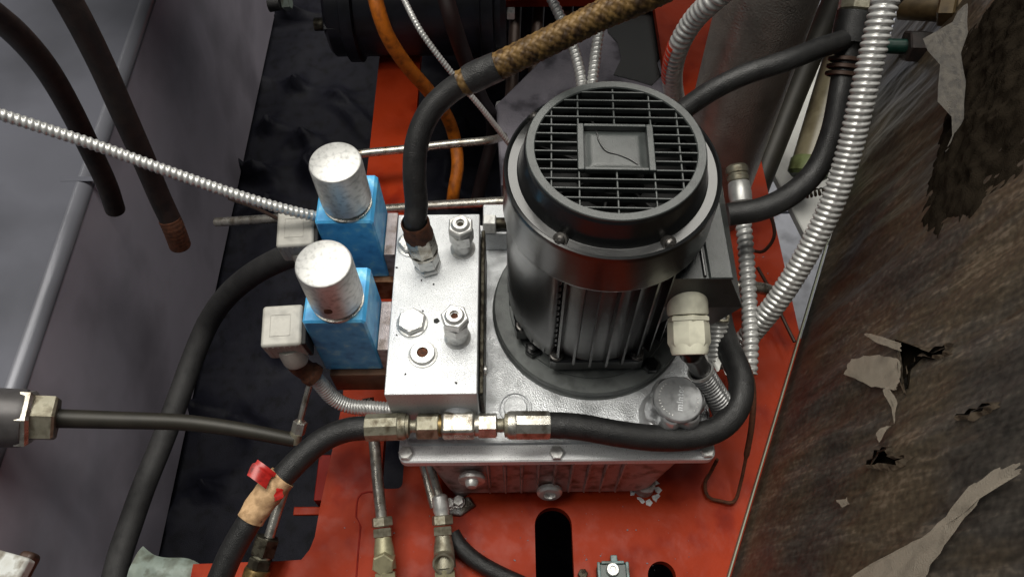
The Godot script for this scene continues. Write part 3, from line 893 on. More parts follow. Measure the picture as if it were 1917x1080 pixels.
func valves() -> void:
	var c := Vector3(-0.165, 0.125, -0.092)
	var o := thing("solenoid_valve", "front solenoid valve with blue coil, brown stained base and scuffed silver cap", "solenoid valve", c, "solenoid valves on the manifold block")
	part(o, "valve_base", MB.new().rbox(Transform3D(Basis(), Vector3(-0.1610, 0.1225, -0.0960)), Vector3(0.052, 0.031, 0.068), 0.0012), M.brown_base)
	part(o, "mounting_plate", MB.new().rbox(Transform3D(Basis(), Vector3(-0.1380, 0.148, -0.090)), Vector3(0.0095, 0.050, 0.044), 0.0006), M.silver_red)
	# coil: box with the right top edge chamfered away
	var pl := PackedVector2Array([Vector2(-0.1905, 0.1382), Vector2(-0.1432, 0.1382), Vector2(-0.1428, 0.1400), Vector2(-0.1440, 0.2190), Vector2(-0.1462, 0.2220), Vector2(-0.1885, 0.2220), Vector2(-0.1905, 0.2200)])
	var tt := Transform3D(Basis(Vector3.RIGHT, Vector3(0, 0, 1), Vector3.UP), Vector3.ZERO)
	var coil := MB.new()
	coil.prism(tt, pl, -0.114, -0.0672, 0.0016)
	part(o, "coil", coil, M.blue)
	part(o, "rear_coil_face", MB.new().rbox(Transform3D(Basis(), Vector3(-0.166, 0.185, -0.1155)), Vector3(0.040, 0.060, 0.006), 0.002), M.blue)
	var cc := Vector3(-0.1655, 0, -0.0855)
	var cap := part(o, "cap", MB.new().lathe(T(cc), [Vector2(0.0, 0.228), Vector2(0.0195, 0.228), Vector2(0.0200, 0.2295), Vector2(0.0200, 0.2715), Vector2(0.0193, 0.2736), Vector2(0.0180, 0.2745), Vector2(0.0, 0.2747)], 56), M.cap)
	part(cap, "collar", MB.new().lathe(T(cc), [Vector2(0.0195, 0.2218), Vector2(0.0195, 0.2240), Vector2(0.0165, 0.2250), Vector2(0.0165, 0.229)], 48), M.steel)
	part(cap, "dimple", MB.new().lathe(T(cc + Vector3(-0.001, 0.241, 0.0197), Vector3(0.17, 0, 1)), [Vector2(0.0034, -0.001), Vector2(0.0033, 0.0006), Vector2(0.002, 0.0008), Vector2(0.0, 0.0008)], 16), M.rust)
	# plug connector on the left
	var cx := Transform3D(Basis(Vector3.UP, 0.06) * Basis(Vector3.RIGHT, 0.12), Vector3(-0.2100, 0.1935, -0.0745))
	var plug := part(o, "connector", MB.new().rbox(cx, Vector3(0.0305, 0.028, 0.0335), 0.0028, 3), M.grey_plastic)
	part(plug, "gasket", MB.new().rbox(cx * Transform3D(Basis(), Vector3(0.0168, -0.0005, 0)), Vector3(0.0035, 0.027, 0.032), 0.001), M.black_deep)
	var pr := MB.new()
	for q in [[-0.0085, 0.0, 0.0006, 0.017], [0.0065, 0.0, 0.0006, 0.017], [-0.001, -0.0085, 0.0156, 0.0006], [-0.001, 0.0085, 0.0156, 0.0006]]:
		pr.rbox(cx * Transform3D(Basis(), Vector3(q[0], 0.0141, q[1])), Vector3(q[2], 0.0006, q[3]), 0.0002, 1)
	for q in 6:
		pr.rbox(cx * Transform3D(Basis(), Vector3(-0.0105 + q * 0.0042, 0.0, 0.0168)), Vector3(0.0008, 0.022, 0.0006), 0.0002, 1)
	part(plug, "moulded_frame", pr, M.grey_plastic)
	part(plug, "outlet", MB.new().lathe(T(Vector3(-0.207, 0.187, -0.0655), Vector3(0.15, -0.9, 0.45)), [Vector2(0.0, 0.0), Vector2(0.0115, 0.0), Vector2(0.0100, 0.014), Vector2(0.0085, 0.017), Vector2(0.0, 0.017)], 24), M.grey_plastic)
	var r := copy(o, "solenoid_valve", Vector3(-0.0015, 0.0, -0.0895), "rear solenoid valve with blue coil and shiny silver cap, nearer the bright steel tube")
	r.get_node("cap").get_node("dimple").free()
	r.get_node("valve_base").set_surface_override_material(0, M.rust_steel)
	# rusty elbow and small conduit below the front connector
	var el := thing("conduit_elbow", "rusty brown elbow fitting under the grey connector of the front valve", "elbow fitting", Vector3(-0.2056, 0.165, -0.061))
	var tr := Track.new([Vector3(-0.2057, 0.178, -0.0631), Vector3(-0.206, 0.168, -0.0596), Vector3(-0.2019, 0.158, -0.0586), Vector3(-0.1958, 0.15, -0.0565)])
	part(el, "bend", MB.new().tube(tr, func(s, _a): return 0.0082 + (0.0014 if s < 0.006 or s > tr.length - 0.006 else 0.0), 20, 0.0018), M.rust)
	conduit_thing("thin grey conduit curving from the rusty elbow under the front valve to the manifold", [Vector3(-0.1967, 0.15, -0.057), Vector3(-0.192, 0.138, -0.0532), Vector3(-0.1851, 0.124, -0.0482), Vector3(-0.1729, 0.116, -0.0442), Vector3(-0.1532, 0.113, -0.0432), Vector3(-0.1334, 0.11, -0.0423)], 0.0066, 0.0026, M.zinc, 0.0009, 4, 18)

func ferrule(o: Node3D, called: String, a: Vector3, b: Vector3, r: float, m: Material, sides := 10) -> MeshInstance3D:
	var l := a.distance_to(b)
	var s := MB.new().lathe(T(a, b - a), [Vector2(0.0, 0.0), Vector2(r * 0.98, 0.0), Vector2(r, l * 0.04), Vector2(r, l * 0.80)], sides, true)
	s.lathe(T(a, b - a), [Vector2(r, l * 0.80), Vector2(r * 0.96, l * 0.82), Vector2(r * 0.98, l * 0.9), Vector2(r * 0.9, l), Vector2(0.0, l)], 28)
	return part(o, called, s, m)

func front_hose() -> void:
	var h := 0.141
	var tee := thing("tee_fitting", "steel tee fitting screwed into the front face of the manifold block", "fitting", Vector3(-0.079, 0.141, -0.0164))
	var c := Vector3(-0.079, 0.141, -0.0164)
	var x := Vector3.RIGHT
	var b := MB.new()
	b.hexa(T(c - x * 0.0145, x, PI / 6), 0.0118, 0.0, 0.029, 4, 0.0, )
	b = MB.new().rbox(Transform3D(Basis(), c), Vector3(0.0275, 0.0185, 0.0185), 0.0035, 3)
	part(tee, "body", b, M.steel)
	var st := MB.new().lathe(T(c, Vector3(0, 0, -1)), [Vector2(0.0095, 0.007), Vector2(0.0115, 0.0095), Vector2(0.0125, 0.012), Vector2(0.012, 0.022)], 28)
	part(tee, "stem", st, M.silver)
	for sg in [-1.0, 1.0]:
		part(tee, "union_thread", MB.new().lathe(T(c + x * sg * 0.013, x * sg), [Vector2(0.0088, 0.0), Vector2(0.0088, 0.004), Vector2(0.006, 0.006), Vector2(0.005, 0.02), Vector2(0, 0.02)], 20), M.bronze if sg < 0 else M.steel)
	# left hose
	var pl := Vector3(-0.1519, 0.139, -0.0162)
	var L := thing("hydraulic_hose", "black hose leaving the tee to the left with tan tape wrapped round it", "hose", pl, "rubber hydraulic hoses")
	var nl := MB.new().hexa(T(c - x * 0.0295, x, 0.1), 0.0105, -0.0035, 0.0145)
	part(L, "swivel_nut", nl, M.steel_old)
	part(L, "nipple", MB.new().lathe(T(c - x * 0.0425, x), [Vector2(0.0090, 0.0), Vector2(0.0090, 0.0035), Vector2(0.0055, 0.0045), Vector2(0.0048, 0.0065), Vector2(0.0055, 0.010), Vector2(0.0055, 0.014)], 24), M.steel_old)
	ferrule(L, "ferrule", pl, c - x * 0.0410, 0.0112, M.steel_old)
	var pts := [pl + x * 0.012, Vector3(-0.151, 0.139, -0.0162), Vector3(-0.1678, 0.139, -0.0146), Vector3(-0.1853, 0.137, -0.008), Vector3(-0.2005, 0.134, 0.0039), Vector3(-0.216, 0.13, 0.0199), Vector3(-0.2299, 0.125, 0.0359), Vector3(-0.2422, 0.118, 0.0544), Vector3(-0.2526, 0.11, 0.0705), Vector3(-0.2622, 0.1, 0.0901), Vector3(-0.2722, 0.09, 0.1134)]
	var tr := Track.new(pts)
	part(L, "rubber_sleeve", MB.new().tube(tr, 0.0096, 20, 0.005), M.rubber)
	var fn := FastNoiseLite.new()
	fn.seed = 3
	fn.frequency = 90.0
	# the tape wrap sits on the hose between two places along it
	var s0 := 0.0
	var s1 := 0.0
	var bd := [1e9, 1e9]
	for i in 200:
		var s: float = tr.length * i / 199
		var p := tr.at(s).origin
		var d0: float = p.distance_to(Vector3(-0.2179, 0.13, 0.0186))
		var d1: float = p.distance_to(Vector3(-0.2401, 0.12, 0.0488))
		if d0 < bd[0]:
			bd[0] = d0
			s0 = s
		if d1 < bd[1]:
			bd[1] = d1
			s1 = s
	part(L, "tape_wrap", MB.new().tube(tr, func(s, a):
		var p := Vector3(s, cos(a) * 0.01, sin(a) * 0.01)
		return 0.0106 + 0.0010 * fn.get_noise_3dv(p) + 0.0006 * sin(a * 2.0 + s * 60.0), 28, 0.0018, s0, s1), M.paper)
	part(L, "red_flap", MB.new().grid(func(u, w): return Vector3(-0.2206, 0.142, 0.0284) + Vector3(-0.014 * w + 0.006 * (u - 0.5), 0.006 * w + 0.003 * sin(w * 3.0), -0.015 * (u - 0.3) - 0.009 * w - 0.003 * sin(u * 5.0)), 8, 8, Vector3(0, 1, 0)), M.red_tape)
	part(L, "red_edge", MB.new().grid(func(u, w): return Vector3(-0.2179, 0.137, 0.0311) + Vector3(0.005 * u + 0.0008 * sin(w * 9.0), -0.004 * u, 0.010 * w - 0.004 * u), 4, 6, Vector3(1, 1, 0)), M.red_tape)
	# right hose
	var pr := Vector3(-0.0071, 0.139, -0.0168)
	var Rr := thing("hydraulic_hose", "black hose leaving the tee to the right, curling round the filler cap corner", "hose", pr, "rubber hydraulic hoses")
	part(Rr, "swivel_nut", MB.new().hexa(T(c + x * 0.0155, x, 0.1), 0.0100, 0.0, 0.0150), M.steel)
	part(Rr, "nipple", MB.new().lathe(T(c + x * 0.0305, x), [Vector2(0.0055, 0.0), Vector2(0.0055, 0.005), Vector2(0.0065, 0.0055), Vector2(0.0095, 0.006), Vector2(0.0095, 0.009)], 24), M.steel_old)
	ferrule(Rr, "ferrule", pr, c + x * 0.0385, 0.0117, M.steel)
	var pts2 := [pr - x * 0.012, Vector3(-0.0062, 0.139, -0.0168), Vector3(0.0162, 0.138, -0.0156), Vector3(0.0482, 0.133, -0.0113), Vector3(0.0785, 0.128, -0.0092), Vector3(0.1093, 0.125, -0.0113), Vector3(0.1319, 0.125, -0.0187), Vector3(0.1472, 0.127, -0.0338), Vector3(0.1545, 0.127, -0.055), Vector3(0.1545, 0.12, -0.0788), Vector3(0.1532, 0.11, -0.1031), Vector3(0.1545, 0.1, -0.1354), Vector3(0.1609, 0.09, -0.1813)]
	part(Rr, "rubber_sleeve", MB.new().tube(Track.new(pts2), 0.0105, 20, 0.005), M.rubber)

func top_hose() -> void:
	var b := Vector3(-0.1049, 0.18, -0.1403)
	var o := thing("braided_hose", "thick black hose rising from the manifold block into a brass braided sleeve", "hose", b)
	var s := MB.new().hexa(T(b, Vector3(-0.05, 1, -0.03), 0.3), 0.0112, 0.0, 0.006)
	s.lathe(T(b), [Vector2(0.0085, 0.005), Vector2(0.0085, 0.009)], 20)
	part(o, "adapter", s, M.zinc)
	var d := Vector3(-0.07, 1, -0.04).normalized()
	part(o, "swivel_nut", MB.new().hexa(T(b + d * 0.007, d, 0.15), 0.0112, 0.0, 0.013), M.zinc)
	ferrule(o, "ferrule", b + d * 0.046, b + d * 0.020, 0.0122, M.steel, 8)
	var a1 := b + d * 0.042
	part(o, "rusty_collar", MB.new().lathe(T(a1, d), [Vector2(0.0112, 0.0), Vector2(0.0118, 0.004), Vector2(0.0108, 0.010), Vector2(0.0112, 0.018), Vector2(0.010, 0.020)], 24), M.rust)
	var pts := [a1, a1 + d * 0.018, Vector3(-0.1074, 0.25, -0.1513), Vector3(-0.1072, 0.272, -0.1644), Vector3(-0.104, 0.29, -0.1796), Vector3(-0.0942, 0.305, -0.1942), Vector3(-0.0778, 0.317, -0.2037), Vector3(-0.0605, 0.327, -0.2064), Vector3(-0.0396, 0.337, -0.2092)]
	var tr := Track.new(pts)
	part(o, "rubber_sleeve", MB.new().tube(tr, 0.0088, 22, 0.005), M.rubber)
	var fn := FastNoiseLite.new()
	fn.seed = 7
	fn.frequency = 60.0
	var bp := [Vector3(-0.0702, 0.322, -0.2048), Vector3(-0.0605, 0.327, -0.2064), Vector3(-0.0377, 0.338, -0.2092), Vector3(-0.0156, 0.35, -0.211), Vector3(0.0058, 0.362, -0.2128), Vector3(0.0263, 0.374, -0.214), Vector3(0.0457, 0.386, -0.212), Vector3(0.0709, 0.4, -0.213)]
	var bt := Track.new(bp)
	part(o, "braid_core", MB.new().tube(bt, 0.0086, 20, 0.005), M.brass_dark)
	var cnt := 9
	var lay := 0.052
	for dirn in [-1.0, 1.0]:
		for k in cnt:
			var mb := MB.new()
			var rows := int(bt.length / 0.0016)
			for i in rows + 1:
				var ss := bt.length * i / rows
				var phi := TAU * ss / lay
				var an: float = TAU * k / cnt + dirn * phi
				# strands pass over and under each other at every crossing
				var r: float = 0.0095 + 0.0006 * dirn * cos(cnt * phi)
				for q in 4:
					var wq := (q / 3.0 - 0.5) * 0.0041
					var aa: float = an - wq / r * 0.66 * dirn
					var f2 := bt.at(clampf(ss + wq * 0.75, 0, bt.length))
					var dd := f2.basis * Vector3(cos(aa), sin(aa), 0)
					mb.vert(f2.origin + dd * (r - (0.0005 if q == 0 or q == 3 else 0.0)), dd)
			mb.renormal(0, rows + 1, 3)
			for i in rows:
				for q in 3:
					var kk := i * 4 + q
					mb.tri(kk, kk + 1, kk + 5)
					mb.tri(kk, kk + 5, kk + 4)
			part(o, "braid_strand", mb, M.brass)
	part(o, "braid_wrap", MB.new().tube(bt, func(sv, a): return 0.0106 + 0.0009 * fn.get_noise_3d(sv, cos(a) * 0.02, sin(a) * 0.02), 26, 0.002, 0.006, 0.030), M.rubber)

func conduits() -> void:
	# thin conduit crossing the left wall to the rear valve
	conduit_thing("long thin conduit crossing from the left wall to the rear solenoid valve", [Vector3(-0.3948, 0.33, -0.1768), Vector3(-0.3719, 0.315, -0.1771), Vector3(-0.3357, 0.295, -0.1749), Vector3(-0.2961, 0.275, -0.1695), Vector3(-0.2554, 0.252, -0.1659), Vector3(-0.2197, 0.232, -0.1646), Vector3(-0.1878, 0.212, -0.1677)], 0.0046, 0.0042, M.zinc, 0.0010, 4, 14)
	conduit_thing("thin conduit slanting from the top to behind the motor, past the orange hose", [Vector3(-0.1407, 0.22, -0.4297), Vector3(-0.1215, 0.2, -0.3983), Vector3(-0.0926, 0.16, -0.3814), Vector3(-0.0644, 0.12, -0.372), Vector3(-0.0357, 0.07, -0.3662)], 0.0032, 0.0034, M.steel_conduit, 0.0006, 4, 12)
	conduit_thing("left one of two narrow conduits dropping behind the motor under the brass hose", [Vector3(0.0119, 0.1, -0.5802), Vector3(0.0253, 0.09, -0.5494), Vector3(0.0383, 0.08, -0.5148), Vector3(0.0469, 0.07, -0.4724), Vector3(0.0483, 0.06, -0.4398)], 0.0066, 0.0060, M.zinc, 0.0012)
	conduit_thing("right one of two narrow conduits dropping behind the motor under the brass hose", [Vector3(0.0775, 0.1, -0.5792), Vector3(0.0713, 0.09, -0.5302), Vector3(0.0656, 0.08, -0.4965), Vector3(0.0607, 0.07, -0.4636), Vector3(0.0582, 0.06, -0.4397)], 0.0066, 0.0060, M.zinc, 0.0012)
	var pc := [Vector3(0.1413, 0.33, -0.3037), Vector3(0.1277, 0.31, -0.3066), Vector3(0.118, 0.28, -0.3173), Vector3(0.1118, 0.25, -0.3209), Vector3(0.1143, 0.21, -0.3302), Vector3(0.1273, 0.16, -0.3454), Vector3(0.1505, 0.1, -0.3613)]
	var k := conduit_thing("thick conduit splashed with orange paint curving down behind the motor", pc, 0.0095, 0.0062, M.zinc, 0.0016, 6, 22)
	var mb := MB.new()
	var tr := Track.new(pc)
	var sa := tr.length * 0.33
	for i in 9:
		var s := floorf(sa / 0.0062) * 0.0062 + (i + 0.4) * 0.0062
		var f := tr.at(s)
		var start := mb.v.size()
		var best := 0.0
		var lo := 1e9
		for j in 48:
			var a := TAU * j / 48
			var p := f.basis * Vector3(cos(a), sin(a), 0)
			if p.x - p.z * 0.1 < lo:
				lo = p.x - p.z * 0.1
				best = a
		for q in 3:
			for j in 9:
				var a := best + (j - 4) * 0.17
				var f2 := tr.at(s + (q - 1) * 0.0022 + a * 0.0062 / TAU)
				var dd := f2.basis * Vector3(cos(a), sin(a), 0)
				mb.vert(f2.origin + dd * (0.0101 if q == 1 else 0.0097), dd)
		for q in 2:
			for j in 8:
				var kk := start + q * 9 + j
				mb.tri(kk, kk + 1, kk + 10)
				mb.tri(kk, kk + 10, kk + 9)
	part(k, "orange_paint", mb, M.orange_paint)
	conduit_thing("widest conduit sweeping down the right side in front of the dark panel", [Vector3(0.2515, 0.34, -0.2903), Vector3(0.2465, 0.325, -0.2731), Vector3(0.2431, 0.305, -0.2551), Vector3(0.239, 0.275, -0.229), Vector3(0.236, 0.24, -0.2048), Vector3(0.2291, 0.205, -0.1804), Vector3(0.216, 0.165, -0.1565), Vector3(0.2002, 0.125, -0.1363), Vector3(0.183, 0.085, -0.1219), Vector3(0.1673, 0.05, -0.1103)], 0.0104, 0.0050, M.steel_conduit, 0.0017, 6, 22)
	var st := conduit_thing("straight conduit standing right of the motor with a nickel end fitting", [Vector3(0.1775, 0.145, -0.2336), Vector3(0.1798, 0.13, -0.1971), Vector3(0.1801, 0.11, -0.1462), Vector3(0.1778, 0.1, -0.1079), Vector3(0.1746, 0.09, -0.0811)], 0.0076, 0.0060, M.steel_conduit, 0.0012)
	var d := Vector3(0.1756, 0.155, -0.2596) - Vector3(0.1775, 0.145, -0.2336)
	var b := Vector3(0.1775, 0.145, -0.2274)
	part(st, "end_fitting", MB.new().lathe(T(b, d), [Vector2(0.0078, 0.0), Vector2(0.0100, 0.002), Vector2(0.0106, 0.010), Vector2(0.0098, 0.020), Vector2(0.0084, 0.022)], 24), M.zinc)
	part(st, "end_collar", MB.new().lathe(T(b, d), [Vector2(0.0084, 0.021), Vector2(0.0100, 0.022), Vector2(0.0102, 0.026), Vector2(0.0092, 0.027), Vector2(0.0092, 0.0285), Vector2(0.0102, 0.0295), Vector2(0.0102, 0.035), Vector2(0.0085, 0.037), Vector2(0.0, 0.037)], 24), M.steel_old)

func left_side() -> void:
	# guard wall at the left: flat top, rolled bright edge, upright face
	var w := thing("guard_wall", "tall grey sheet metal guard wall with a bright rolled top edge along the left side", "wall", Vector3(-0.48, -0.245, -0.3))
	var top := MB.new()
	top.flat4(Vector3(-1.3, 0.100, -1.6), Vector3(-0.480, 0.100, -1.6), Vector3(-0.480, 0.100, 0.5), Vector3(-1.3, 0.100, 0.5), Vector3.UP)
	var prof := []
	var edge := MB.new()
	var nz := 40
	var ang := []
	for i in 9:
		ang.append(PI / 2 * i / 8)
	for i in nz:
		var z0 := lerpf(-1.6, 0.5, float(i) / nz)
		var z1 := lerpf(-1.6, 0.5, float(i + 1) / nz)
		var start := edge.v.size()
		for z in [z0, z1]:
			for a in ang:
				edge.vert(Vector3(-0.480 + 0.012 * sin(a), 0.088 + 0.012 * cos(a), z), Vector3(sin(a), cos(a), 0))
		for j in 8:
			edge.tri(start + j, start + j + 1, start + 10 + j)
			edge.tri(start + j, start + 10 + j, start + 9 + j)
	part(w, "top_sheet", top, M.wall)
	part(w, "rolled_edge", edge, M.wall_edge_lit)
	part(w, "face", MB.new().rbox(Transform3D(Basis(), Vector3(-0.4745, -0.080, -0.55)), Vector3(0.012, 0.338, 2.1), 0.0005), M.wall_low)
	part(w, "edge_clip", MB.new().rbox(Transform3D(Basis(), Vector3(-0.4714, 0.1, -0.3013)), Vector3(0.05, 0.0012, 0.006), 0.0005), M.wall)
	# two cut hoses hanging in front of the wall
	var h1 := hose("hanging_hose", "left one of two cut black hoses hanging down over the guard wall", "hose", [Vector3(-0.3662, 0.4, -0.1997), Vector3(-0.371, 0.36, -0.2181), Vector3(-0.3752, 0.32, -0.2284), Vector3(-0.3811, 0.275, -0.2321), Vector3(-0.3899, 0.22, -0.2331), Vector3(-0.3948, 0.18, -0.2305), Vector3(-0.4025, 0.145, -0.2288)], 0.0088, M.rubber_brown, "rubber_sleeve", "cut hoses hanging over the guard wall")
	var h2 := hose("hanging_hose", "right one of two cut black hoses hanging down, its end showing rusty braid", "hose", [Vector3(-0.3244, 0.4, -0.2218), Vector3(-0.3224, 0.37, -0.2173), Vector3(-0.3236, 0.335, -0.2145), Vector3(-0.3257, 0.295, -0.2095), Vector3(-0.3281, 0.25, -0.204), Vector3(-0.3298, 0.205, -0.1959), Vector3(-0.3277, 0.175, -0.187)], 0.0090, M.rubber_brown, "rubber_sleeve", "cut hoses hanging over the guard wall")
	var bt := Track.new([Vector3(-0.3284, 0.184, -0.189), Vector3(-0.3274, 0.175, -0.1853), Vector3(-0.3284, 0.155, -0.1809)])
	part(h2, "rusty_end", MB.new().tube(bt, func(s, a): return 0.0091 + 0.0004 * sin(a * 8.0 + s * 900.0) * cos(a * 8.0 - s * 900.0), 32, 0.0012), M.rust)
	# long black hose running down behind the rear valve connector
	hose("long_hose", "long dusty black hose running from the rear valve connector down along the guard wall", "hose", [Vector3(-0.2198, 0.15, -0.1772), Vector3(-0.2528, 0.12, -0.1867), Vector3(-0.2908, 0.08, -0.1954), Vector3(-0.3272, 0.04, -0.1954), Vector3(-0.3582, 0, -0.1862), Vector3(-0.3751, -0.02, -0.1553), Vector3(-0.3855, -0.03, -0.1141), Vector3(-0.3973, -0.04, -0.0684), Vector3(-0.4051, -0.04, -0.0243), Vector3(-0.4095, -0.04, 0.0124), Vector3(-0.4125, -0.04, 0.0424), Vector3(-0.4126, -0.04, 0.076)], 0.01151, M.rubber_dusty)
	# brown pipe with big nut at the left edge
	var pp := [Vector3(-0.4118, 0.13, -0.0306), Vector3(-0.3742, 0.115, -0.0345), Vector3(-0.3237, 0.098, -0.0385), Vector3(-0.2944, 0.09, -0.0378), Vector3(-0.2638, 0.083, -0.0347), Vector3(-0.2271, 0.075, -0.0295)]
	var o := thing("brown_pipe", "dark brown pipe with a big nut, from the left edge to the thin tube", "pipe", pp[0])
	part(o, "pipe", MB.new().tube(Track.new(pp), func(s, _a): return lerpf(0.0078, 0.0058, clampf(s / 0.25, 0, 1)), 18, 0.006), M.rod)
	var d: Vector3 = pp[0] - pp[1]
	part(o, "nut", MB.new().hexa(T(Vector3(-0.4062, 0.13, -0.0305), d, 0.25), 0.0195, 0.0, 0.020), M.steel_old)
	part(o, "bright_nut", MB.new().hexa(T(Vector3(-0.4214, 0.136, -0.0284), d, 0.1), 0.0245, 0.0, 0.012), M.steel)
	part(o, "cylinder", MB.new().lathe(T(Vector3(-0.4263, 0.139, -0.0273), d), [Vector2(0.0, 0.0), Vector2(0.0225, 0.0), Vector2(0.0232, 0.003), Vector2(0.0232, 0.08), Vector2(0, 0.08)], 36), M.fitting_grey)
	# thin steel tube with nut and elbow
	var t := thing("thin_tube", "thin bright steel tube rising from the brown pipe end to under the front valve", "tube", Vector3(-0.2268, 0.075, -0.0304))
	part(t, "tube", MB.new().tube(Track.new([Vector3(-0.2234, 0.08, -0.0393), Vector3(-0.2193, 0.09, -0.0477), Vector3(-0.2145, 0.1, -0.0609), Vector3(-0.2064, 0.115, -0.0792)]), 0.0026, 12, 0.006), M.steel)
	var td := Vector3(-0.2145, 0.1, -0.0609) - Vector3(-0.2234, 0.08, -0.0393)
	part(t, "nut", MB.new().hexa(T(Vector3(-0.2245, 0.077, -0.0345), td, 0.3), 0.0062, 0.0, 0.012), M.steel)
	part(t, "elbow", MB.new().lathe(T(Vector3(-0.2279, 0.073, -0.0282), td), [Vector2(0.0, 0), Vector2(0.006, 0.0), Vector2(0.0055, 0.009), Vector2(0, 0.009)], 16), M.steel_old)
	# lower steel tube under the taped hose with its fittings
	var q := thing("steel_tube", "bright steel tube beneath the taped hose running down to a stack of olive nuts", "tube", Vector3(-0.2526, 0.03, 0.0447))
	var tr2 := [Vector3(-0.2286, 0.06, -0.0133), Vector3(-0.2397, 0.045, 0.0093), Vector3(-0.2506, 0.03, 0.0425)]
	part(q, "tube", MB.new().tube(Track.new(tr2), 0.0046, 16, 0.008), M.steel)
	var dd: Vector3 = tr2[2] - tr2[1]
	part(q, "nut", MB.new().hexa(T(Vector3(-0.252, 0.03, 0.0425), dd, 0.2), 0.0112, 0.0, 0.0165), M.steel_dark)
	part(q, "lower_nut", MB.new().hexa(T(Vector3(-0.2561, 0.026, 0.0596), dd, 0.4), 0.0105, 0.0, 0.010), M.steel_dark)
	part(q, "union", MB.new().lathe(T(Vector3(-0.2545, 0.027, 0.0531), dd), [Vector2(0.008, 0), Vector2(0.008, 0.008)], 20), M.steel_old)
	part(q, "brass_ring", MB.new().lathe(T(Vector3(-0.2582, 0.024, 0.0677), dd), [Vector2(0.0, 0), Vector2(0.0105, 0), Vector2(0.0112, 0.002), Vector2(0.0112, 0.02), Vector2(0, 0.02)], 24), M.bronze)
	# pale rag and corner plate at the bottom edge
	var rg := thing("pale_rag", "pale grey-green rag lying at the bottom edge beside the long hose", "rag", Vector3(-0.3676, -0.03, 0.0545))
	var fn := FastNoiseLite.new()
	fn.seed = 31
	fn.frequency = 14.0
	part(rg, "cloth", MB.new().grid(func(u, v):
		var a := Vector3(-0.3888, -0.02, 0.0356).lerp(Vector3(-0.325, -0.02, 0.0578), u) + Vector3(0, 0, 0.004 * sin(u * 6.0))
		var p := a.lerp(Vector3(-0.397, -0.03, 0.087).lerp(Vector3(-0.3213, -0.03, 0.0877), u), v)
		return p + Vector3(0, 0.006 * fn.get_noise_2d(p.x, p.z) + 0.006 * sin(u * PI) - 0.012 * pow(1.0 - v, 6.0), 0), 24, 16, Vector3.UP), M.mint)
	var cp := thing("corner_plate", "white painted steel bracket cut off by the bottom left corner", "bracket", Vector3(-0.4075, 0.13, 0.0846))
	part(cp, "plate", MB.new().rbox(Transform3D(Basis(Vector3.UP, -0.25), Vector3(-0.4176, 0.13, 0.092)), Vector3(0.044, 0.012, 0.036), 0.003), M.pale_plate)
	part(cp, "edge_bar", MB.new().rbox(Transform3D(Basis(Vector3.UP, -0.25), Vector3(-0.4019, 0.125, 0.0912)), Vector3(0.012, 0.014, 0.036), 0.004), M.copper)

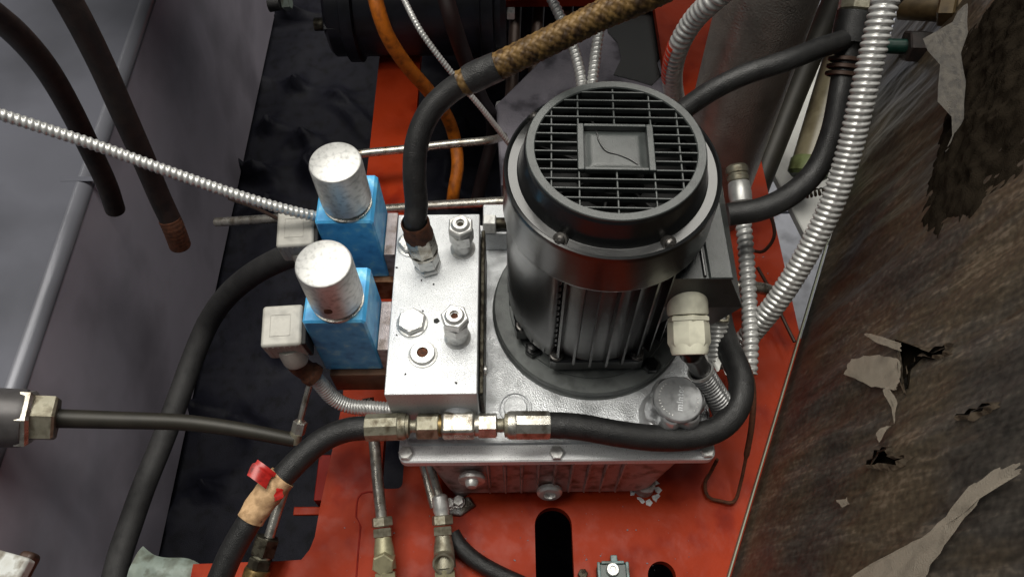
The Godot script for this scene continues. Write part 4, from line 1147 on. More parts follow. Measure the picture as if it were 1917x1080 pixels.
func back_side() -> void:
	# steel tubes behind the valves
	var t1 := thing("back_tube", "bright bent steel tube running behind the rear valve cap toward the motor", "tube", Vector3(-0.1999, 0.06, -0.3648))
	part(t1, "tube", MB.new().tube(Track.new([Vector3(-0.226, 0.05, -0.3698), Vector3(-0.1965, 0.05, -0.3748), Vector3(-0.1546, 0.05, -0.3797), Vector3(-0.1066, 0.05, -0.3861), Vector3(-0.0733, 0.05, -0.3896), Vector3(-0.0571, 0.045, -0.3962), Vector3(-0.0433, 0.02, -0.4238)], 8), 0.0048, 16, 0.006), M.steel)
	var t2 := thing("back_tube", "dull steel tube lying low behind the manifold block and the rear connector", "tube", Vector3(-0.3877, -0.05, -0.3535))
	part(t2, "tube", MB.new().tube(Track.new([Vector3(-0.4021, -0.06, -0.36), Vector3(-0.2902, -0.03, -0.345), Vector3(-0.1704, 0, -0.334), Vector3(-0.0346, 0.03, -0.3204)], 8), 0.0056, 16, 0.008), M.steel)
	var t3 := thing("thin_rod", "thin dark rod slanting down to the rear grey connector", "rod", Vector3(-0.3576, 0, -0.3456))
	part(t3, "rod", MB.new().tube(Track.new([Vector3(-0.3874, -0.05, -0.3885), Vector3(-0.3189, 0.03, -0.3138), Vector3(-0.2614, 0.1, -0.2458)]), 0.0020, 10, 0.008), M.copper)
	hose("orange_hose", "orange fabric hose bending down between the red beam and the manifold hose", "hose", [Vector3(-0.1766, 0.2, -0.4782), Vector3(-0.172, 0.18, -0.4578), Vector3(-0.1645, 0.15, -0.4479), Vector3(-0.1502, 0.11, -0.4487), Vector3(-0.13, 0.06, -0.4575), Vector3(-0.1136, 0.01, -0.4656), Vector3(-0.1064, -0.03, -0.4629), Vector3(-0.1036, -0.05, -0.4375), Vector3(-0.1091, -0.07, -0.4145), Vector3(-0.1125, -0.09, -0.4082)], 0.00799, M.orange)
	hose("maroon_hose", "dark maroon hose hanging between the conduits behind the braided hose", "hose", [Vector3(-0.1057, 0.19, -0.4816), Vector3(-0.096, 0.16, -0.4599), Vector3(-0.0861, 0.1, -0.4684), Vector3(-0.0722, 0.03, -0.4794), Vector3(-0.0584, -0.06, -0.5092), Vector3(-0.0746, -0.12, -0.476), Vector3(-0.0871, -0.16, -0.4509)], 0.00907, M.maroon)
	# dark drum lying across the top
	var dr := thing("dark_drum", "dark navy cylinder lying across the top behind the hoses, with bolted end covers", "cylinder", Vector3(-0.17, -0.14, -0.76))
	var ax := T(Vector3(-0.2615, 0.06, -0.6143), Vector3.RIGHT)
	part(dr, "barrel", MB.new().lathe(ax, [Vector2(0.0, 0.0), Vector2(0.062, 0.0), Vector2(0.066, 0.004), Vector2(0.066, 0.215), Vector2(0.06, 0.222), Vector2(0.0, 0.222)], 64), M.navy)
	for x in [0.02, 0.19]:
		part(dr, "end_ring", MB.new().lathe(ax, [Vector2(0.066, x), Vector2(0.073, x + 0.002), Vector2(0.073, x + 0.016), Vector2(0.066, x + 0.018)], 64), M.navy)
	var bt := Vector3(-0.2486, 0.07, -0.563)
	part(dr, "end_bolt", MB.new().hexa(T(bt, Vector3.LEFT, 0.3), 0.014, 0.0, 0.014), M.navy)
	part(dr, "bolt_shank", MB.new().lathe(T(bt, Vector3.LEFT), [Vector2(0.008, 0.01), Vector2(0.008, 0.026), Vector2(0, 0.026)], 16), M.steel_dark)
	part(dr, "lower_lug", MB.new().hexa(T(Vector3(-0.2452, 0.03, -0.5709), Vector3.LEFT, 0.3), 0.011, 0.0, 0.012), M.navy)
	part(dr, "side_bolt", MB.new().hexa(T(Vector3(-0.0386, 0.08, -0.5671), Vector3.RIGHT, 0.3), 0.008, 0.0, 0.010), M.zinc)
	var kn := thing("valve_knob", "pale grey knob on a dark stem at the top edge left of the navy cylinder", "knob", Vector3(-0.3853, -0.1, -0.8121))
	part(kn, "stem", MB.new().lathe(T(Vector3(-0.4143, -0.1, -0.8088), Vector3(1, 0.1, 0)), [Vector2(0, 0), Vector2(0.012, 0.0), Vector2(0.010, 0.018), Vector2(0, 0.018)], 20), M.rubber_dusty)
	part(kn, "cap", MB.new().hexa(T(Vector3(-0.3939, -0.1, -0.8135), Vector3(1, 0.1, 0)), 0.0125, 0.0, 0.013), M.mint)
	# copper pipes and green fittings
	var xs := [[Vector3(-0.0249, -0.02, -0.7429), Vector3(-0.029, -0.04, -0.6495), Vector3(-0.0352, -0.05, -0.5329), "leftmost upright copper tube behind the brass hose, beside the navy cylinder"], [Vector3(0.0091, -0.02, -0.7424), Vector3(0.0026, -0.04, -0.6491), Vector3(-0.0071, -0.05, -0.5422), "middle upright copper tube behind the brass hose, dropping into the green fitting"], [Vector3(0.0523, -0.02, -0.7417), Vector3(0.0441, -0.04, -0.6701), Vector3(0.0336, -0.05, -0.5514), "rightmost upright copper tube behind the brass hose, beside the narrow conduits"]]
	for q in xs:
		hose("copper_tube", q[3], "tube", [q[0], q[1], q[2]], 0.0088, M.copper, "tube", "copper tubes behind the motor")
	var gf := thing("green_fitting", "dark green pipe fitting under the copper tubes behind the motor", "fitting", Vector3(-0.0154, -0.05, -0.5231))
	var gt := T(Vector3(-0.051, -0.05, -0.5169), Vector3(1, 0, -0.12))
	part(gf, "body", MB.new().lathe(gt, [Vector2(0, 0), Vector2(0.019, 0.0), Vector2(0.021, 0.003), Vector2(0.021, 0.018), Vector2(0.016, 0.022), Vector2(0.016, 0.036), Vector2(0.0205, 0.04), Vector2(0.0205, 0.06), Vector2(0, 0.06)], 24), M.teal)
	part(gf, "nut", MB.new().hexa(T(Vector3(-0.0473, -0.04, -0.5236), Vector3.UP, 0.3), 0.008, 0.0, 0.010), M.zinc)
	# grey slab with an oil stain
	var sl := thing("grey_slab", "worn grey steel slab behind the motor with a black oil stain", "slab", Vector3(0.08, -0.03, -0.5))
	var poly := PackedVector2Array()
	for q in [Vector3(-0.0539, -0.02, -0.514), Vector3(0.0899, -0.02, -0.7034), Vector3(0.2073, -0.02, -0.7016), Vector3(0.2178, -0.02, -0.6825), Vector3(0.2227, -0.02, -0.553), Vector3(0.2082, -0.02, -0.3838), Vector3(-0.0472, -0.02, -0.3831)]:
		poly.append(Vector2(q.x, q.z))
	part(sl, "plate", MB.new().prism(Transform3D(), poly, -0.06, -0.02, 0.002), M.slab)
	var st := PackedVector2Array()
	for q in [Vector3(0.0964, -0.019, -0.6887), Vector3(0.135, -0.019, -0.6992), Vector3(0.1683, -0.019, -0.6854), Vector3(0.1842, -0.019, -0.6654), Vector3(0.1865, -0.019, -0.6461), Vector3(0.1724, -0.019, -0.6252), Vector3(0.1756, -0.019, -0.6076), Vector3(0.1623, -0.019, -0.5844), Vector3(0.1655, -0.019, -0.5606), Vector3(0.151, -0.019, -0.5433), Vector3(0.1295, -0.019, -0.5533), Vector3(0.102, -0.019, -0.5635), Vector3(0.1151, -0.019, -0.5932), Vector3(0.1124, -0.019, -0.624), Vector3(0.1008, -0.019, -0.6452)]:
		st.append(Vector2(q.x, q.z))
	part(sl, "oil_stain", MB.new().prism(Transform3D(), st, -0.0195, -0.0188), M.oil)
	# big steel column
	var col := thing("steel_column", "thick worn steel column leaning up to the top edge right of the motor", "column", Vector3(0.213, -0.05, -0.3261))
	var cb := Vector3(0.1873, -0.05, -0.3264)
	var ct := Vector3(0.1833, 0.36, -0.3459)
	part(col, "shaft", MB.new().tube(Track.new([cb, cb.lerp(ct, 0.5), ct]), 0.04150, 48, 0.02), M.column)
	hose("dark_rod", "dark greasy rod standing between the steel column and the pale tube", "rod", [Vector3(0.2458, -0.05, -0.3414), Vector3(0.2937, 0, -0.4413), Vector3(0.32, 0.03, -0.4961), Vector3(0.3827, 0.1, -0.6187)], 0.01476, M.rod, "shaft")
	# cream tube with green foot
	var pt := thing("pale_tube", "yellowish cream tube with a green foot behind the right hoses", "tube", Vector3(0.329, -0.04, -0.4064))
	part(pt, "shaft", MB.new().tube(Track.new([Vector3(0.3442, -0.04, -0.4319), Vector3(0.3699, 0, -0.5025), Vector3(0.4007, 0.06, -0.5891)]), 0.02231, 32, 0.02), M.horn)
	var pd := Vector3(0.3625, 0, -0.5026) - Vector3(0.3388, -0.04, -0.432)
	part(pt, "green_foot", MB.new().lathe(T(Vector3(0.3381, -0.05, -0.4126), pd), [Vector2(0, 0), Vector2(0.020, 0.0), Vector2(0.0245, 0.004), Vector2(0.0245, 0.020), Vector2(0.021, 0.025)], 28), M.green_pale)
	# hoses at the right of the motor
	hose("cross_hose", "black hose crossing in front of the steel column to behind the motor", "hose", [Vector3(0.0868, 0.24, -0.2352), Vector3(0.1068, 0.255, -0.2426), Vector3(0.1283, 0.27, -0.2492), Vector3(0.1524, 0.28, -0.2551), Vector3(0.182, 0.285, -0.263), Vector3(0.2129, 0.28, -0.2818), Vector3(0.2482, 0.27, -0.3062), Vector3(0.2838, 0.26, -0.3437), Vector3(0.3171, 0.25, -0.3836)], 0.00847, M.rubber, "rubber_sleeve")
	var dh := [Vector3(0.2526, 0.3, -0.3353), Vector3(0.2531, 0.28, -0.3205), Vector3(0.2491, 0.26, -0.2981), Vector3(0.2439, 0.24, -0.2689), Vector3(0.239, 0.22, -0.2452), Vector3(0.2272, 0.2, -0.2222), Vector3(0.2035, 0.19, -0.2026), Vector3(0.1778, 0.185, -0.1919), Vector3(0.1513, 0.18, -0.1903)]
	var o := hose("drop_hose", "black hose bending from the top edge down to the motor's terminal box", "hose", dh, 0.01002, M.rubber, "rubber_sleeve")
	var d: Vector3 = dh[1] - dh[2]
	part(o, "ferrule", MB.new().hexa(T(Vector3(0.2541, 0.283, -0.3221), d, 0.2), 0.0155, 0.0, 0.03, 8), M.steel_old)
	part(o, "cover_sleeve", MB.new().tube(Track.new([Vector3(0.2533, 0.283, -0.3221), Vector3(0.2501, 0.266, -0.3043)]), 0.0150, 20, 0.006), M.rubber)
	for i in 3:
		part(o, "rusty_ring", MB.new().lathe(T(Vector3(0.2479, 0.257, -0.2938) - d.normalized() * 0.006 * i, d), [Vector2(0.0125, -0.002), Vector2(0.0142, -0.0012), Vector2(0.0142, 0.0012), Vector2(0.0125, 0.002)], 20), M.copper)
	var sp := thing("coil_spring", "thin dark coil spring end poking out beside the widest conduit", "spring", Vector3(0.2547, 0.1, -0.2713))
	var str_ := Track.new([Vector3(0.2608, 0.08, -0.2844), Vector3(0.2987, 0.08, -0.2936)])
	var hel := []
	for i in 60:
		var s := str_.length * i / 59
		var f := str_.at(s)
		hel.append(f.origin + f.basis * Vector3(cos(i * 0.9), sin(i * 0.9), 0) * 0.0035)
	part(sp, "wire", MB.new().tube(Track.new(hel, 2), 0.0009, 6, 0.0014), M.steel_dark)

func right_side() -> void:
	# dark panel wrapped in dirty torn film
	var A := Vector3(0.156, 0, 0.075)
	var B := Vector3(0.459, 0, -0.578)
	var along := (B - A).normalized()
	var outn := Vector3(-along.z, 0, along.x)
	if outn.x > 0:
		outn = -outn
	var up := (Vector3.UP - outn * 0.22).normalized()
	var nrm := along.cross(up).normalized()
	if nrm.x > 0:
		nrm = -nrm
	var org := A - along * 0.12
	var W := 0.92
	var H := 0.42
	var fa := FastNoiseLite.new()
	fa.seed = 41
	fa.frequency = 5.0
	fa.fractal_octaves = 4
	var fb := FastNoiseLite.new()
	fb.seed = 42
	fb.frequency = 4.0
	fb.fractal_octaves = 3
	var eye := Vector3(-0.03560, 0.72333, 0.20117)
	var hit := func(p: Vector3) -> Vector2:   # where the line of sight meets the panel, as (along, up) in metres
		var dr := p - eye
		var k := (org - eye).dot(nrm) / dr.dot(nrm)
		var h := eye + dr * k - org
		return Vector2(h.dot(along), h.dot(up))
	var at := func(a: float, b: float, lift := 0.0) -> Vector3:
		var x := 0.005 * fa.get_noise_2d(a, b * 0.45) + 0.003 * fb.get_noise_2d(a * 4.0, b * 0.9) + 0.0012 * fa.get_noise_2d(a * 9.0 + 7.0, b * 3.0)
		return org + along * a + up * b + nrm * (x * smoothstep(-0.005, 0.05, b) + lift)
	var holes := []
	for pts in HOLES():
		var pl := PackedVector2Array()
		for p in pts:
			pl.append(hit.call(p))
		holes.append(pl)
	var o := thing("wrapped_panel", "big dark brown panel wrapped in dirty torn plastic film along the right side", "panel", A)
	var nu := 368
	var nv := 168
	var mb := MB.new().grid(func(u, v):
		var q := Vector2(u * W, v * H)
		for pl in holes:
			var near := Vector2.INF
			for i in pl.size():
				var g := Geometry2D.get_closest_point_to_segment(q, pl[i], pl[(i + 1) % pl.size()])
				if g.distance_to(q) < near.distance_to(q):
					near = g
			if near.distance_to(q) < 0.0017:
				q = near
		return at.call(q.x, q.y), nu, nv, nrm, func(u, v):
		for pl in holes:
			if Geometry2D.is_point_in_polygon(Vector2(u * W, v * H), pl):
				return false
		return true)
	mb.uvs.resize(mb.v.size())
	for i in nv + 1:
		for j in nu + 1:
			mb.uvs[i * (nu + 1) + j] = Vector2(float(j) / nu, 1.0 - float(i) / nv)
	var iw := 1536
	var ih := 704
	var layers := []
	# broad stains, downward runs, fine runs, specks
	for q in [[51, 0.0045, 5, iw, ih], [52, 0.022, 5, iw, ih / 6], [54, 0.12, 4, iw, ih / 6], [53, 0.08, 4, iw, ih]]:
		var f := FastNoiseLite.new()
		f.seed = q[0]
		f.frequency = q[1]
		f.fractal_octaves = q[2]
		f.domain_warp_enabled = q[0] == 52
		f.domain_warp_amplitude = 40.0
		f.domain_warp_frequency = 0.01
		var im := f.get_image(q[3], q[4], false, false, false)
		im.convert(Image.FORMAT_L8)
		if q[4] != ih:
			im.resize(iw, ih, Image.INTERPOLATE_CUBIC)
		layers.append(im.get_data())
	var data := PackedByteArray()
	data.resize(iw * ih * 3)
	for i in iw * ih:
		var a: float = layers[0][i] / 127.5 - 1.0
		var b: float = layers[1][i] / 127.5 - 1.0
		var c: float = layers[2][i] / 127.5 - 1.0
		var d: float = layers[3][i] / 127.5 - 1.0
		var l := 0.225 + 0.07 * a + 0.045 * b + 0.05 * c + 0.06 * d
		var br := clampf(0.5 + 1.6 * a - 0.8 * b, 0.0, 1.0)
		var pale := clampf((b * 0.6 + c * 0.6 + d * 0.4 + a * 0.5 - 0.28) * 2.2, 0.0, 1.0) * 0.6
		l = maxf(l, 0.04)
		data[i * 3] = int(255.0 * minf(1.0, lerpf(l * (1.03 + 0.03 * br), 0.40, pale)))
		data[i * 3 + 1] = int(255.0 * minf(1.0, lerpf(l * (0.965 - 0.04 * br), 0.355, pale)))
		data[i * 3 + 2] = int(255.0 * minf(1.0, lerpf(l * (0.89 - 0.14 * br), 0.31, pale)))
	var img := Image.create_from_data(iw, ih, false, Image.FORMAT_RGB8, data)
	var pm := StandardMaterial3D.new()
	pm.albedo_texture = ImageTexture.create_from_image(img)
	pm.roughness = 0.4
	pm.metallic_specular = 0.45
	pm.heightmap_enabled = true
	pm.heightmap_texture = pm.albedo_texture
	pm.heightmap_scale = 0.14
	part(o, "film_cover", mb, pm)
	part(o, "core", MB.new().rbox(Transform3D(Basis(along, up, along.cross(up)), org + along * W / 2 + up * H / 2 - nrm * 0.027), Vector3(W * 0.98, H * 0.99, 0.03), 0.002), M.crumb)
	for pl in holes:
		var lip := MB.new()
		var c := Vector2.ZERO
		for p in pl:
			c += p / pl.size()
		var cnt: int = pl.size() * 4
		for ring in 3:
			for i in cnt:
				var q: Vector2 = pl[i / 4].lerp(pl[(i / 4 + 1) % pl.size()], (i % 4) / 4.0)
				var w: Vector2 = q + (q - c).normalized() * [-0.0006, 0.0010, 0.0030][ring] * (1.0 + 0.5 * sin(i * 3.7))
				lip.vert(at.call(w.x, w.y, [0.0036, 0.0028, 0.0002][ring] * (1.0 + 0.4 * sin(i * 2.1))), nrm)
		for ring in 2:
			for i in cnt:
				var a0: int = ring * cnt + i
				var a1: int = ring * cnt + (i + 1) % cnt
				lip.tri(a0, a1, a1 + cnt)
				lip.tri(a0, a1 + cnt, a0 + cnt)
		part(o, "torn_edge", lip, M.torn)
	# pale metal strip along the foot
	var strip := MB.new()
	var prev := Vector3.ZERO
	strip.rbox(Transform3D(Basis(along, Vector3.UP, along.cross(Vector3.UP)), A - along * 0.1 + along * 0.3 + outn * 0.003 + Vector3(0, 0.004, 0)), Vector3(0.82, 0.008, 0.0016), 0.0005)
	part(o, "foot_strip", strip, M.foot)
	# torn scraps curling off the film: corners are given on the panel
	for s in SCRAPS():
		var pl := PackedVector2Array()
		for p in s[0]:
			pl.append(hit.call(p))
		var c := Vector2.ZERO
		for p in pl:
			c += p / pl.size()
		var scrap := MB.new()
		var m := pl.size()
		# concentric rings from the middle out, lifting toward one side
		var rings := 4
		var dirv: Vector2 = s[1]
		var ctr := scrap.vert(at.call(c.x, c.y, 0.005), nrm)
		for r in range(1, rings + 1):
			for i in m * 6:
				var q := pl[i / 6].lerp(pl[(i / 6 + 1) % m], (i % 6) / 6.0)
				var w := c + (q - c) * (float(r) / rings) * (1.0 + (0.03 * sin(i * 2.3) + 0.03 * sin(i * 5.1 + m)) * float(r) / rings)
				var lift: float = 0.004 + s[2] * maxf(0.0, (w - c).dot(dirv)) / maxf(0.004, c.distance_to(pl[0])) + 0.001 * sin(w.x * 300.0) * cos(w.y * 260.0)
				scrap.vert(at.call(w.x, w.y, lift), nrm)
		var k := m * 6
		for i in k:
			scrap.tri(ctr, ctr + 1 + i, ctr + 1 + (i + 1) % k)
		for r in rings - 1:
			for i in k:
				var a := ctr + 1 + r * k + i
				var b := ctr + 1 + r * k + (i + 1) % k
				scrap.tri(a, b, b + k)
				scrap.tri(a, b + k, a + k)
		part(o, "film_scrap", scrap, M.film)
	# dark crusted insulation at the top of the panel
	var ins := thing("insulation_lump", "black crumbling insulation bulging from the upper right of the wrapped panel", "insulation", at.call(0.55, 0.3))
	var ic: Vector2 = hit.call(Vector3(0.5038, 0.1, -0.4266))
	part(ins, "crust", MB.new().grid(func(u, v):
		var x: float = ic.x + (u - 0.5) * 0.36
		var y: float = ic.y + (v - 0.5) * 0.16
		var e2: float = pow(maxf(0.0, sin(u * PI) * sin(v * PI)), 0.5)
		return at.call(x, y, -0.006 + e2 * (0.013 + 0.006 * fb.get_noise_2d(x * 6.0, y * 6.0) + 0.004 * fa.get_noise_2d(x * 16.0, y * 16.0))), 90, 50, nrm), M.crumb)
	# torn grey strip hanging at the top
	var tg := thing("torn_strip", "torn grey metal foil strip with a jagged edge hanging at the upper right", "strip", Vector3(0.372, 0.22, -0.3398))
	var rows := [[Vector3(0.3658, 0.25, -0.3599), Vector3(0.3758, 0.25, -0.3612)], [Vector3(0.3562, 0.245, -0.35), Vector3(0.3753, 0.245, -0.3531)], [Vector3(0.3376, 0.24, -0.3401), Vector3(0.3731, 0.24, -0.341)], [Vector3(0.3391, 0.235, -0.3273), Vector3(0.3667, 0.236, -0.3258)], [Vector3(0.3411, 0.23, -0.3127), Vector3(0.3649, 0.232, -0.3102)], [Vector3(0.343, 0.225, -0.295), Vector3(0.3641, 0.226, -0.2949)], [Vector3(0.3431, 0.22, -0.2807), Vector3(0.362, 0.222, -0.2785)], [Vector3(0.3479, 0.212, -0.2681), Vector3(0.3626, 0.214, -0.2704)], [Vector3(0.351, 0.206, -0.2562), Vector3(0.3622, 0.206, -0.2591)], [Vector3(0.3473, 0.2, -0.2402), Vector3(0.359, 0.2, -0.2479)]]
	var sm := MB.new()
	for r in rows.size():
		for c2 in 5:
			var t := c2 / 4.0
			sm.vert(rows[r][0].lerp(rows[r][1], t) + Vector3(0.004 * sin(r * 1.9) * (1.0 - t), 0.006 * sin(t * PI) + 0.003 * sin(r * 2.1 + c2), 0), Vector3(-0.4, 0.8, 0.4).normalized())
	for r in rows.size() - 1:
		for c2 in 4:
			var a := r * 5 + c2
			sm.tri(a, a + 1, a + 6)
			sm.tri(a, a + 6, a + 5)
	part(tg, "foil", sm, M.foil)
	# brass pipe, dark nut and green plug at the top right
	var bp := thing("brass_pipe", "dull brass pipe along the top edge at the right with a pale collar", "pipe", Vector3(0.4252, 0.15, -0.4806))
	part(bp, "pipe", MB.new().tube(Track.new([Vector3(0.4157, 0.12, -0.5276), Vector3(0.4588, 0.14, -0.4991), Vector3(0.5044, 0.16, -0.4741)]), 0.017, 28, 0.01), M.dull_brass)
	part(bp, "collar", MB.new().lathe(T(Vector3(0.4774, 0.15, -0.4901), Vector3(0.5044, 0.16, -0.4741) - Vector3(0.4588, 0.14, -0.4991)), [Vector2(0.017, 0), Vector2(0.021, 0.001), Vector2(0.021, 0.02), Vector2(0.017, 0.022)], 28), M.horn)
	part(bp, "nut", MB.new().hexa(T(Vector3(0.4423, 0.14, -0.4993), Vector3(0.5044, 0.16, -0.4741) - Vector3(0.4588, 0.14, -0.4991), 0.3), 0.021, 0.0, 0.018), M.dull_brass)
	var gp := thing("green_plug", "short green plug with a dark hex nut behind the widest conduit", "plug", Vector3(0.4184, 0.1, -0.4825))
	var gd := Vector3(0.4481, 0.1, -0.4794) - Vector3(0.3939, 0.1, -0.482)
	part(gp, "stem", MB.new().lathe(T(Vector3(0.3909, 0.1, -0.482), gd), [Vector2(0, 0), Vector2(0.0085, 0.0), Vector2(0.0085, 0.03), Vector2(0.0, 0.03)], 20), M.teal)
	part(gp, "nut", MB.new().hexa(T(Vector3(0.4158, 0.1, -0.4816), gd, 0.4), 0.0185, 0.0, 0.026), M.rubber_brown)
	# rusty wire loop and thin wires by the deck edge
	var wl := thing("rusty_strap", "rusty brown flat wire hanging in a loop beside the tank's right corner", "wire", Vector3(0.1772, 0.05, -0.046))
	var wt := Track.new([Vector3(0.1592, 0.1, -0.1081), Vector3(0.1694, 0.1, -0.0911), Vector3(0.1762, 0.09, -0.0708), Vector3(0.1764, 0.07, -0.0436), Vector3(0.1744, 0.04, -0.0193), Vector3(0.1717, 0.015, 0.0003), Vector3(0.167, 0.006, 0.01), Vector3(0.1563, 0.004, 0.0084), Vector3(0.145, 0.004, 0.0043), Vector3(0.1432, 0.006, -0.0076), Vector3(0.1481, 0.012, -0.0159), Vector3(0.1515, 0.03, -0.0228)])
	part(wl, "wire", MB.new().tube(wt, func(s, _a): return 0.0027 if s < wt.length * 0.5 else 0.0016, 10, 0.004), M.rust)
	for q in [["thin dark wire curling round the foot of the straight conduit on the red deck", [Vector3(0.1864, 0.12, -0.2283), Vector3(0.2185, 0.1, -0.2487), Vector3(0.2284, 0.08, -0.2367), Vector3(0.2222, 0.06, -0.2307), Vector3(0.215, 0.05, -0.2374)]], ["thin grey wire trailing from the widest conduit over the deck to the panel foot", [Vector3(0.2199, 0.04, -0.224), Vector3(0.2324, 0.03, -0.2008), Vector3(0.2437, 0.02, -0.1715), Vector3(0.2499, 0.02, -0.147)]], ["small white wire clip beside the conduits on the right of the motor", [Vector3(0.1425, 0.13, -0.115), Vector3(0.15, 0.13, -0.1128), Vector3(0.1519, 0.13, -0.1191), Vector3(0.1479, 0.13, -0.1298)]]]:
		hose("loose_wire", q[0], "wire", q[1], 0.0018, M.steel_old if q[0].begins_with("small") else M.copper, "wire", "", 8)
	var hp := thing("side_pipe", "short steel pipe stub crossing the red deck behind the straight conduit", "pipe", Vector3(0.1852, 0.05, -0.194))
	part(hp, "pipe", MB.new().tube(Track.new([Vector3(0.1773, 0.05, -0.1954), Vector3(0.2014, 0.05, -0.1944), Vector3(0.226, 0.04, -0.1963), Vector3(0.2429, 0.02, -0.1968)]), 0.0062, 16, 0.006), M.steel)

func HOLES() -> Array:
	return [
		[Vector3(0.2561, 0.2, -0.057), Vector3(0.2677, 0.2, -0.0524), Vector3(0.2764, 0.2, -0.0478), Vector3(0.2916, 0.2, -0.0548), Vector3(0.2885, 0.2, -0.0468), Vector3(0.2777, 0.2, -0.0426), Vector3(0.2687, 0.2, -0.0444), Vector3(0.2582, 0.2, -0.035), Vector3(0.25, 0.2, -0.016), Vector3(0.25, 0.2, -0.0308)],
		[Vector3(0.2109, 0.2, 0.0393), Vector3(0.2194, 0.2, 0.0287), Vector3(0.2283, 0.2, 0.0258), Vector3(0.2284, 0.2, 0.0342), Vector3(0.2413, 0.2, 0.0328), Vector3(0.2314, 0.2, 0.0395)],
		[Vector3(0.2823, 0.2, 0.0052), Vector3(0.2954, 0.2, -0.0003), Vector3(0.3117, 0.2, -0.0059), Vector3(0.3121, 0.2, -0.0026), Vector3(0.296, 0.2, 0.0037)],
	]

func SCRAPS() -> Array:
	return [
		[[Vector3(0.216, 0.2, -0.0261), Vector3(0.225, 0.2, -0.0375), Vector3(0.2433, 0.2, -0.043), Vector3(0.2543, 0.2, -0.0411), Vector3(0.2507, 0.2, -0.0244), Vector3(0.2462, 0.2, -0.0165), Vector3(0.2277, 0.2, -0.02)], Vector2(0.6, -0.4), 0.010],
		[[Vector3(0.2332, 0.2, -0.0617), Vector3(0.2388, 0.2, -0.0617), Vector3(0.26, 0.2, -0.0534), Vector3(0.2575, 0.2, -0.0472), Vector3(0.2438, 0.2, -0.0527)], Vector2(0.7, 0.5), 0.012],
		[[Vector3(0.2214, 0.2, 0.0148), Vector3(0.2309, 0.2, 0.0102), Vector3(0.2361, 0.2, 0.0102), Vector3(0.2289, 0.2, 0.0265), Vector3(0.2221, 0.2, 0.0211)], Vector2(-0.5, 0.5), 0.008],
		[[Vector3(0.2388, 0.2, -0.0149), Vector3(0.2441, 0.2, -0.0173), Vector3(0.2426, 0.2, -0.0058), Vector3(0.2359, 0.2, 0.0082)], Vector2(0.6, 0.0), 0.010],
		[[Vector3(0.1849, 0.2, 0.0632), Vector3(0.1933, 0.2, 0.0611), Vector3(0.1943, 0.2, 0.0662), Vector3(0.1868, 0.2, 0.0675)], Vector2(0.2, 0.6), 0.006],
		[[Vector3(0.177, 0.2, 0.1136), Vector3(0.1969, 0.2, 0.1046), Vector3(0.236, 0.2, 0.0882), Vector3(0.2765, 0.2, 0.0599), Vector3(0.3011, 0.2, 0.0455), Vector3(0.3206, 0.2, 0.0419), Vector3(0.318, 0.2, 0.0493), Vector3(0.295, 0.2, 0.0582), Vector3(0.2663, 0.2, 0.081), Vector3(0.2374, 0.2, 0.1077), Vector3(0.2278, 0.2, 0.1173)], Vector2(-0.3, 0.5), 0.012],
	]

func fitting_stack(label: String, a: Vector3, b: Vector3, open_end: bool) -> Node3D:
	var o := thing("pipe_fitting", label, "fitting", Vector3(a.x, 0, a.z), "elbow fittings on the red deck")
	var d := (b - a).normalized()
	part(o, "upper_nut", MB.new().hexa(T(a, d, 0.2), 0.0096, 0.0, 0.0085), M.steel_old)
	part(o, "lower_nut", MB.new().hexa(T(a + d * 0.0095, d, 0.5), 0.0088, 0.0, 0.008), M.steel_old)
	var s := MB.new().lathe(T(a, d), [Vector2(0.0072, 0.017), Vector2(0.0078, 0.022), Vector2(0.0088, 0.027), Vector2(0.0098, 0.044), Vector2(0.0, 0.044)], 24)
	part(o, "neck", s, M.olive if not open_end else M.steel_old)
	var e := a + d * 0.036
	if open_end:
		part(o, "open_port", MB.new().lathe(T(e, Vector3(0.02, 0.8, 0.55)), [Vector2(0.0085, -0.006), Vector2(0.0098, 0.010), Vector2(0.0094, 0.0125), Vector2(0.0078, 0.0125), Vector2(0.0066, 0.010), Vector2(0.0052, 0.009), Vector2(0.0048, 0.0), Vector2(0.0, 0.0)], 28), M.steel_old)
	else:
		part(o, "cap_bolt", MB.new().hexa(T(e, Vector3(0.02, 0.8, 0.55), 0.4), 0.0100, -0.002, 0.0120), M.olive)
	part(o, "end_nut", MB.new().hexa(T(a + d * 0.046, d, 0.5), 0.0098, 0.0, 0.016), M.olive)
	return o

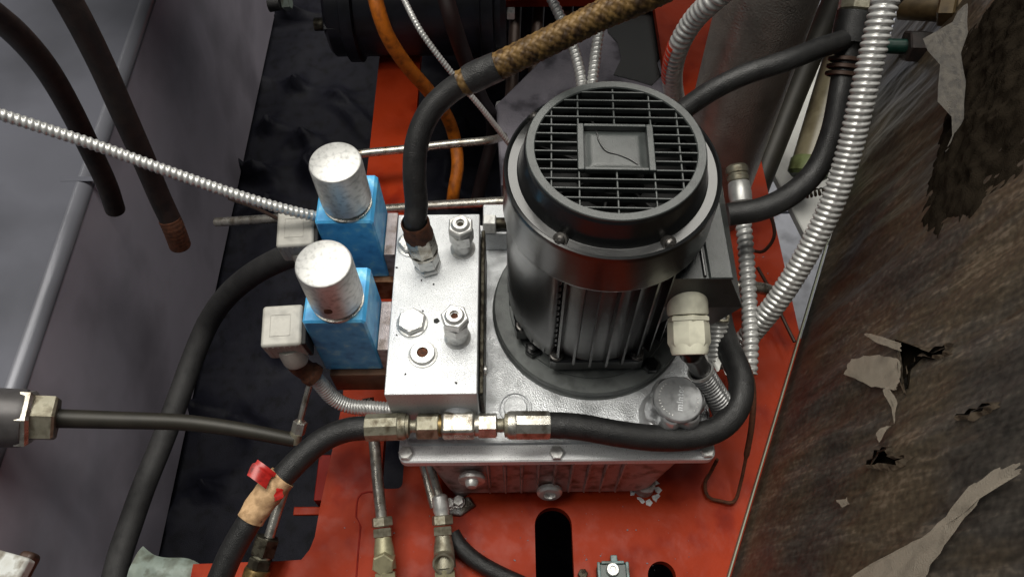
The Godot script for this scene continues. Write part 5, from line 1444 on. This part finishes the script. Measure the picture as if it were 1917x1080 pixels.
func front_fittings() -> void:
	var t := thing("deck_tube", "straight bright steel tube running from under the manifold to the capped brass fitting", "tube", Vector3(-0.1627, 0.06, -0.0562))
	part(t, "tube", MB.new().tube(Track.new([Vector3(-0.1671, 0.07, -0.0703), Vector3(-0.1615, 0.055, -0.0378), Vector3(-0.1574, 0.042, -0.0027), Vector3(-0.1529, 0.03, 0.0297)]), 0.0051, 16, 0.008), M.steel)
	fitting_stack("brass elbow fitting with a capped hexagon end at the bottom left of the red deck", Vector3(-0.1532, 0.03, 0.0264), Vector3(-0.1488, 0.02, 0.0662), false)
	var t2 := thing("deck_tube", "pair of bright steel tubes coming out under the tank's front left corner", "tube", Vector3(-0.1142, 0.04, -0.0125), "")
	part(t2, "tube", MB.new().tube(Track.new([Vector3(-0.1208, 0.05, -0.0291), Vector3(-0.1163, 0.035, -0.0141), Vector3(-0.1107, 0.028, 0.0059), Vector3(-0.1071, 0.026, 0.0174)]), 0.0042, 14, 0.008), M.steel)
	part(t2, "tube", MB.new().tube(Track.new([Vector3(-0.1138, 0.05, -0.0241), Vector3(-0.107, 0.035, -0.0018), Vector3(-0.1026, 0.03, 0.0113), Vector3(-0.1016, 0.028, 0.0179)]), 0.0044, 14, 0.008), M.steel)
	part(t2, "sleeve", MB.new().lathe(T(Vector3(-0.1032, 0.031, 0.0073), Vector3(-0.1001, 0.027, 0.0234) - Vector3(-0.1032, 0.031, 0.0073)), [Vector2(0.005, 0), Vector2(0.0072, 0.002), Vector2(0.0075, 0.014), Vector2(0.0062, 0.018), Vector2(0.0062, 0.026)], 20), M.zinc)
	fitting_stack("steel elbow fitting with an open round port at the bottom of the red deck", Vector3(-0.0997, 0.03, 0.0255), Vector3(-0.0967, 0.02, 0.0677), true)
	var cl := thing("clamp_bracket", "small dirty steel clamp with two bolts by the tank's front left foot", "clamp", Vector3(-0.0921, 0.004, 0.0093))
	part(cl, "plate", MB.new().prism(Transform3D(), PackedVector2Array([Vector2(-0.095, 0.006), Vector2(-0.078, 0.002), Vector2(-0.072, 0.010), Vector2(-0.085, 0.019), Vector2(-0.096, 0.018)]), 0.0, 0.005, 0.001), M.silver_dirty)
	bolt(cl, "bolt", Vector3(-0.0954, 0.006, 0.0093), 0.0052, 0.006, M.zinc, Vector3.UP, 0.006, 0.2)
	bolt(cl, "bolt", Vector3(-0.0871, 0.006, 0.0074), 0.0052, 0.006, M.zinc, Vector3.UP, 0.006, 0.6)
	hose("braided_black_hose", "black braided hose running from the open steel fitting to the bottom edge", "hose", [Vector3(-0.0917, 0.012, 0.0377), Vector3(-0.0847, 0.011, 0.0478), Vector3(-0.0713, 0.01, 0.0597), Vector3(-0.0523, 0.01, 0.0707), Vector3(-0.029, 0.01, 0.0812), Vector3(-0.0061, 0.01, 0.0923)], 0.0074, M.rubber, "braid")
	# teal sensor at the bottom edge
	var s := thing("teal_sensor", "teal plastic sensor with a centre screw at the bottom edge of the red deck", "sensor", Vector3(0.052, 0, 0.0713))
	var c := Vector3(0.0506, 0.012, 0.0734)
	part(s, "housing", MB.new().prism(Transform3D(), round_rect(c.x - 0.014, c.z - 0.011, c.x + 0.014, c.z + 0.04, 0.006), 0.0, 0.012, 0.002), M.teal)
	var rim := MB.new()
	for q in [[-0.0125, 0.012, 0.0028, 0.044], [0.0125, 0.012, 0.0028, 0.044], [0.0, -0.0095, 0.02, 0.0026], [0.0, 0.006, 0.024, 0.0018]]:
		rim.rbox(Transform3D(Basis(), c + Vector3(q[0], 0.001, q[1])), Vector3(q[2], 0.004, q[3]), 0.0008)
	part(s, "rim", rim, M.teal_pale)
	part(s, "lug", MB.new().rbox(Transform3D(Basis(), c + Vector3(0.002, -0.006, -0.014)), Vector3(0.006, 0.006, 0.006), 0.001), M.teal_pale)
	part(s, "screw", MB.new().lathe(T(c + Vector3(-0.0005, 0.0, -0.0035)), [Vector2(0.0058, -0.002), Vector2(0.0058, 0.003), Vector2(0.005, 0.0042), Vector2(0.003, 0.0042), Vector2(0.0026, 0.002), Vector2(0, 0.002)], 24), M.zinc)
	var sc := thing("small_screw", "tiny dark screw standing on the deck left of the teal sensor", "screw", Vector3(0.0245, 0, 0.071))
	part(sc, "head", MB.new().hexa(T(Vector3(0.0244, 0, 0.0719)), 0.0045, 0.0, 0.008), M.steel_dark)
	var db := thing("debris", "tiny pale grit and paint specks scattered on the red deck", "grit", Vector3.ZERO)
	db.set_meta("kind", "stuff")
	var grit := MB.new()
	var r2 := RandomNumberGenerator.new()
	r2.seed = 91
	for i in 170:
		var p := Vector3(r2.randf_range(-0.2, 0.16), 0.0003, r2.randf_range(0.004, 0.11)) if i % 3 else Vector3(r2.randf_range(0.14, 0.25), 0.0003, r2.randf_range(-0.28, 0.0))
		if absf(p.x) < 0.02 or p.z > 0.075 and p.x > 0.08 or p.x > 0.15 and p.z > -0.02 or p.x < -0.14 and p.z < 0.0:
			continue
		var sz := 0.0003 + 0.0012 * pow(r2.randf(), 4.0)
		grit.rbox(Transform3D(Basis(Vector3.UP, r2.randf() * TAU), p), Vector3(sz * r2.randf_range(0.8, 2.2), sz * 0.7, sz), sz * 0.2, 1)
	part(db, "grit", grit, M.slab).set_meta("kind", "stuff")
	# patch of grey primer where the tank's right foot stands
	var pr := thing("paint_chips", "flakes of pale grey paint round the tank's front right foot on the red deck", "paint chips", Vector3(0.0843, 0.001, 0.0054))
	var rng := RandomNumberGenerator.new()
	rng.seed = 77
	for i in 10:
		var a := lerpf(-0.4, 3.6, i / 9.0)
		var q := Vector2(0.0865 + cos(a) * 0.0115, -0.006 + sin(a) * 0.0115) + Vector2(rng.randf(), rng.randf()) * 0.003
		var pl := PackedVector2Array()
		for k in 5:
			pl.append(q + Vector2(cos(k * 1.256), sin(k * 1.256)) * rng.randf_range(0.0012, 0.0042))
		part(pr, "chip", MB.new().prism(Transform3D(), pl, 0.0, 0.0005, 0.0001), M.silver)
